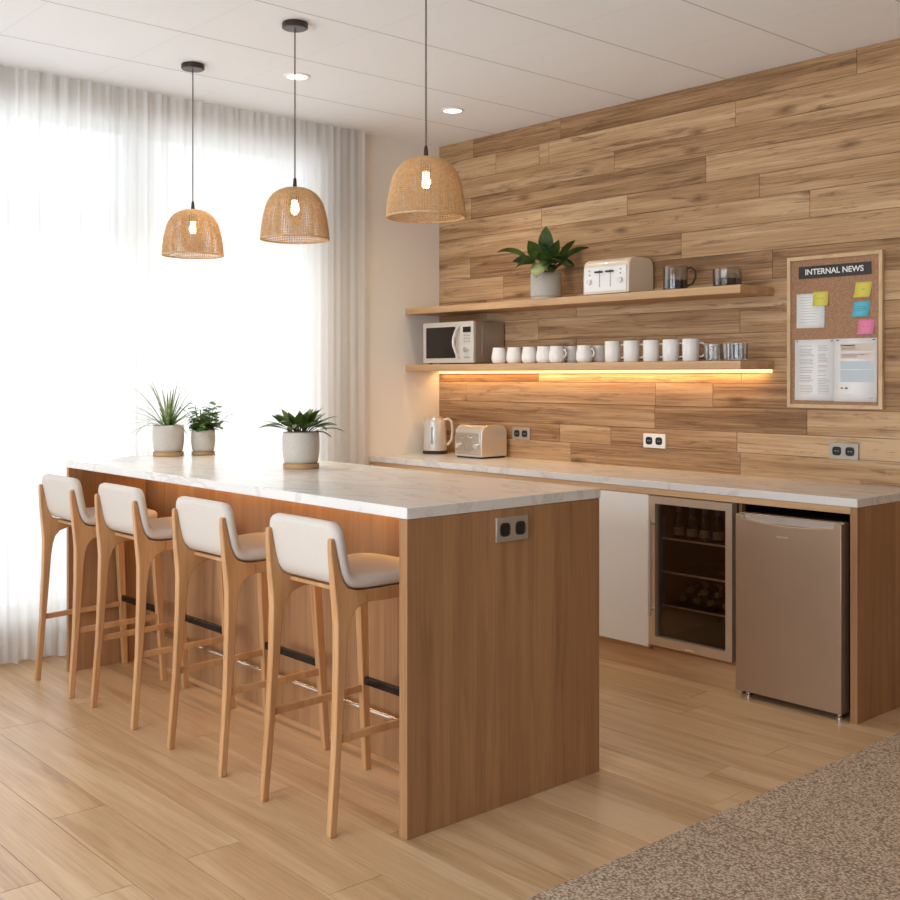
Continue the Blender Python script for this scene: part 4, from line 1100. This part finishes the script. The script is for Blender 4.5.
sheet('printed_page', 2.604, 2.805, 1.286, 1.572, [M['paper'], M['print'], M['print_dark']], 'left printed page with two columns of grey text, bottom of the cork board', 'paper', mk)
mk = [(.15, .94, .085, .205, 3), (.15, .94, .225, .325, 4), (.15, .94, .36, .485, 5), (.15, .94, .50, .69, 5), (.17, .5, .105, .12, 1), (.06, .12, .02, .035, 2), (.90, .96, .02, .035, 2),
      (.16, .22, .775, .80, 6), (.26, .33, .775, .80, 2), (.66, .69, .255, .265, 6), (.84, .92, .93, .945, 1)]
mk += [(.18, .18+rr.uniform(.3, .7), .145+.02*k, .152+.02*k, 1) for k in range(2)] + [(.18, .18+rr.uniform(.3, .7), .25+.02*k, .256+.02*k, 1) for k in range(3)] + [(.18, .18+rr.uniform(.4, .72), .38+.02*k, .386+.02*k, 1) for k in range(4)]
sheet('printed_page', 2.806, 3.015, 1.283, 1.573, [M['paper'], M['print'], M['print_dark'], M['print_tan'], M['print_pink'], M['print_blue'], M['print_red']], 'right printed page with tan, pink and grey-blue boxes, bottom of the cork board', 'paper', [m for m in mk[0:4]] + [(a, b, c_, d_, e) for a, b, c_, d_, e in mk[4:]])
sheet('sticky_note', 2.700, 2.778, 1.728, 1.796, [M['yellow'], M['print_red']], 'yellow sticky note on the corner of the small white sheet', 'sticky note', [(.3, .36, .45, .5, 1), (.46, .52, .42, .47, 1), (.62, .68, .46, .51, 1)], y=YB-.0022, th=.0008, curl=.02, group='sticky notes')
sheet('sticky_note', 2.904, 2.983, 1.758, 1.828, [M['yellow'], M['print_red']], 'yellow sticky note at the top right of the cork board', 'sticky note', [(.42, .6, .45, .49, 1)], tilt=.009, th=.0008, curl=.02, group='sticky notes')
sheet('sticky_note', 2.897, 2.976, 1.671, 1.741, [M['cyan'], M['print_dark']], 'blue sticky note between the yellow and pink ones', 'sticky note', [(.2, .75, .35, .37, 1), (.2, .8, .48, .50, 1), (.25, .6, .6, .62, 1)], tilt=.007, th=.0008, curl=.02, group='sticky notes')
sheet('sticky_note', 2.921, 3.000, 1.590, 1.658, [M['pink'], M['print_red']], 'pink sticky note below the blue one on the cork board', 'sticky note', [(.3, .35, .45, .5, 1), (.45, .5, .5, .54, 1), (.6, .65, .45, .5, 1)], tilt=.006, th=.0008, curl=.02, group='sticky notes')

# ------------------------------------------------------------------ light
def area(name, loc, rot, sx, sy, power, rgb, spread=PI):
    l = bpy.data.lights.new(name, 'AREA'); l.shape = 'RECTANGLE'; l.size = sx; l.size_y = sy; l.energy = power; l.color = lin(rgb)[:3]; l.spread = spread
    o = bpy.data.objects.new(name, l); COL.objects.link(o); o.location = loc; o.rotation_euler = rot; return o
# daylight outside the curtained window, added fill outside the unseen one
area('daylight_side', (-.55, (WY0+WY1)/2, 1.5), (0, -PI/2, 0), 2.7, 5.2, 104, (238,245,255))
area('fill_light_front', ((FX0+FX1)/2, FY-.5, 1.6), (PI/2, 0, 0), 5.4, 2.2, 255, (232,241,255))
# the two light strips, as lamps along their length
area('shelf_strip_glow', (1.24, -.03, 1.428), (math.radians(12), 0, 0), 2.4, .012, 3.4, (255,204,134))
area('island_strip_glow', ((IX0+IX1)/2, KY-.022, .955), (math.radians(14), 0, 0), 2.3, .012, 2.3, (255,200,132))
# small spots in the two visible downlights
for x, y in ((.82, -1.654), (.809, -.604)):
    l = bpy.data.lights.new('downlight_beam', 'SPOT'); l.energy = 80 if x > .815 else 22; l.spot_size = 2.2; l.spot_blend = 1.0; l.color = lin((255,236,208))[:3]; l.shadow_soft_size = .05
    o = bpy.data.objects.new('downlight_beam', l); COL.objects.link(o); o.location = (x, y, H-.02)
w = bpy.data.worlds.new('sky'); SC.world = w; w.use_nodes = True
bg = w.node_tree.nodes['Background']; bg.inputs['Color'].default_value = lin((252,252,255)); bg.inputs['Strength'].default_value = .9

# ------------------------------------------------------------------ camera
cam = bpy.data.cameras.new('camera'); co = bpy.data.objects.new('camera', cam); COL.objects.link(co)
co.location = (5.453, -4.736, 1.40); co.rotation_euler = (PI/2, 0, math.radians(48.47))
cam.sensor_width = 36; cam.lens = 1102.834/900*36; cam.shift_y = -(450-376.141)/900; cam.clip_start = .05
SC.camera = co
SC.view_settings.view_transform = 'Standard'; SC.view_settings.look = 'None'; SC.view_settings.gamma = 1; SC.view_settings.exposure = 0.17
SC.view_settings.use_curve_mapping = False
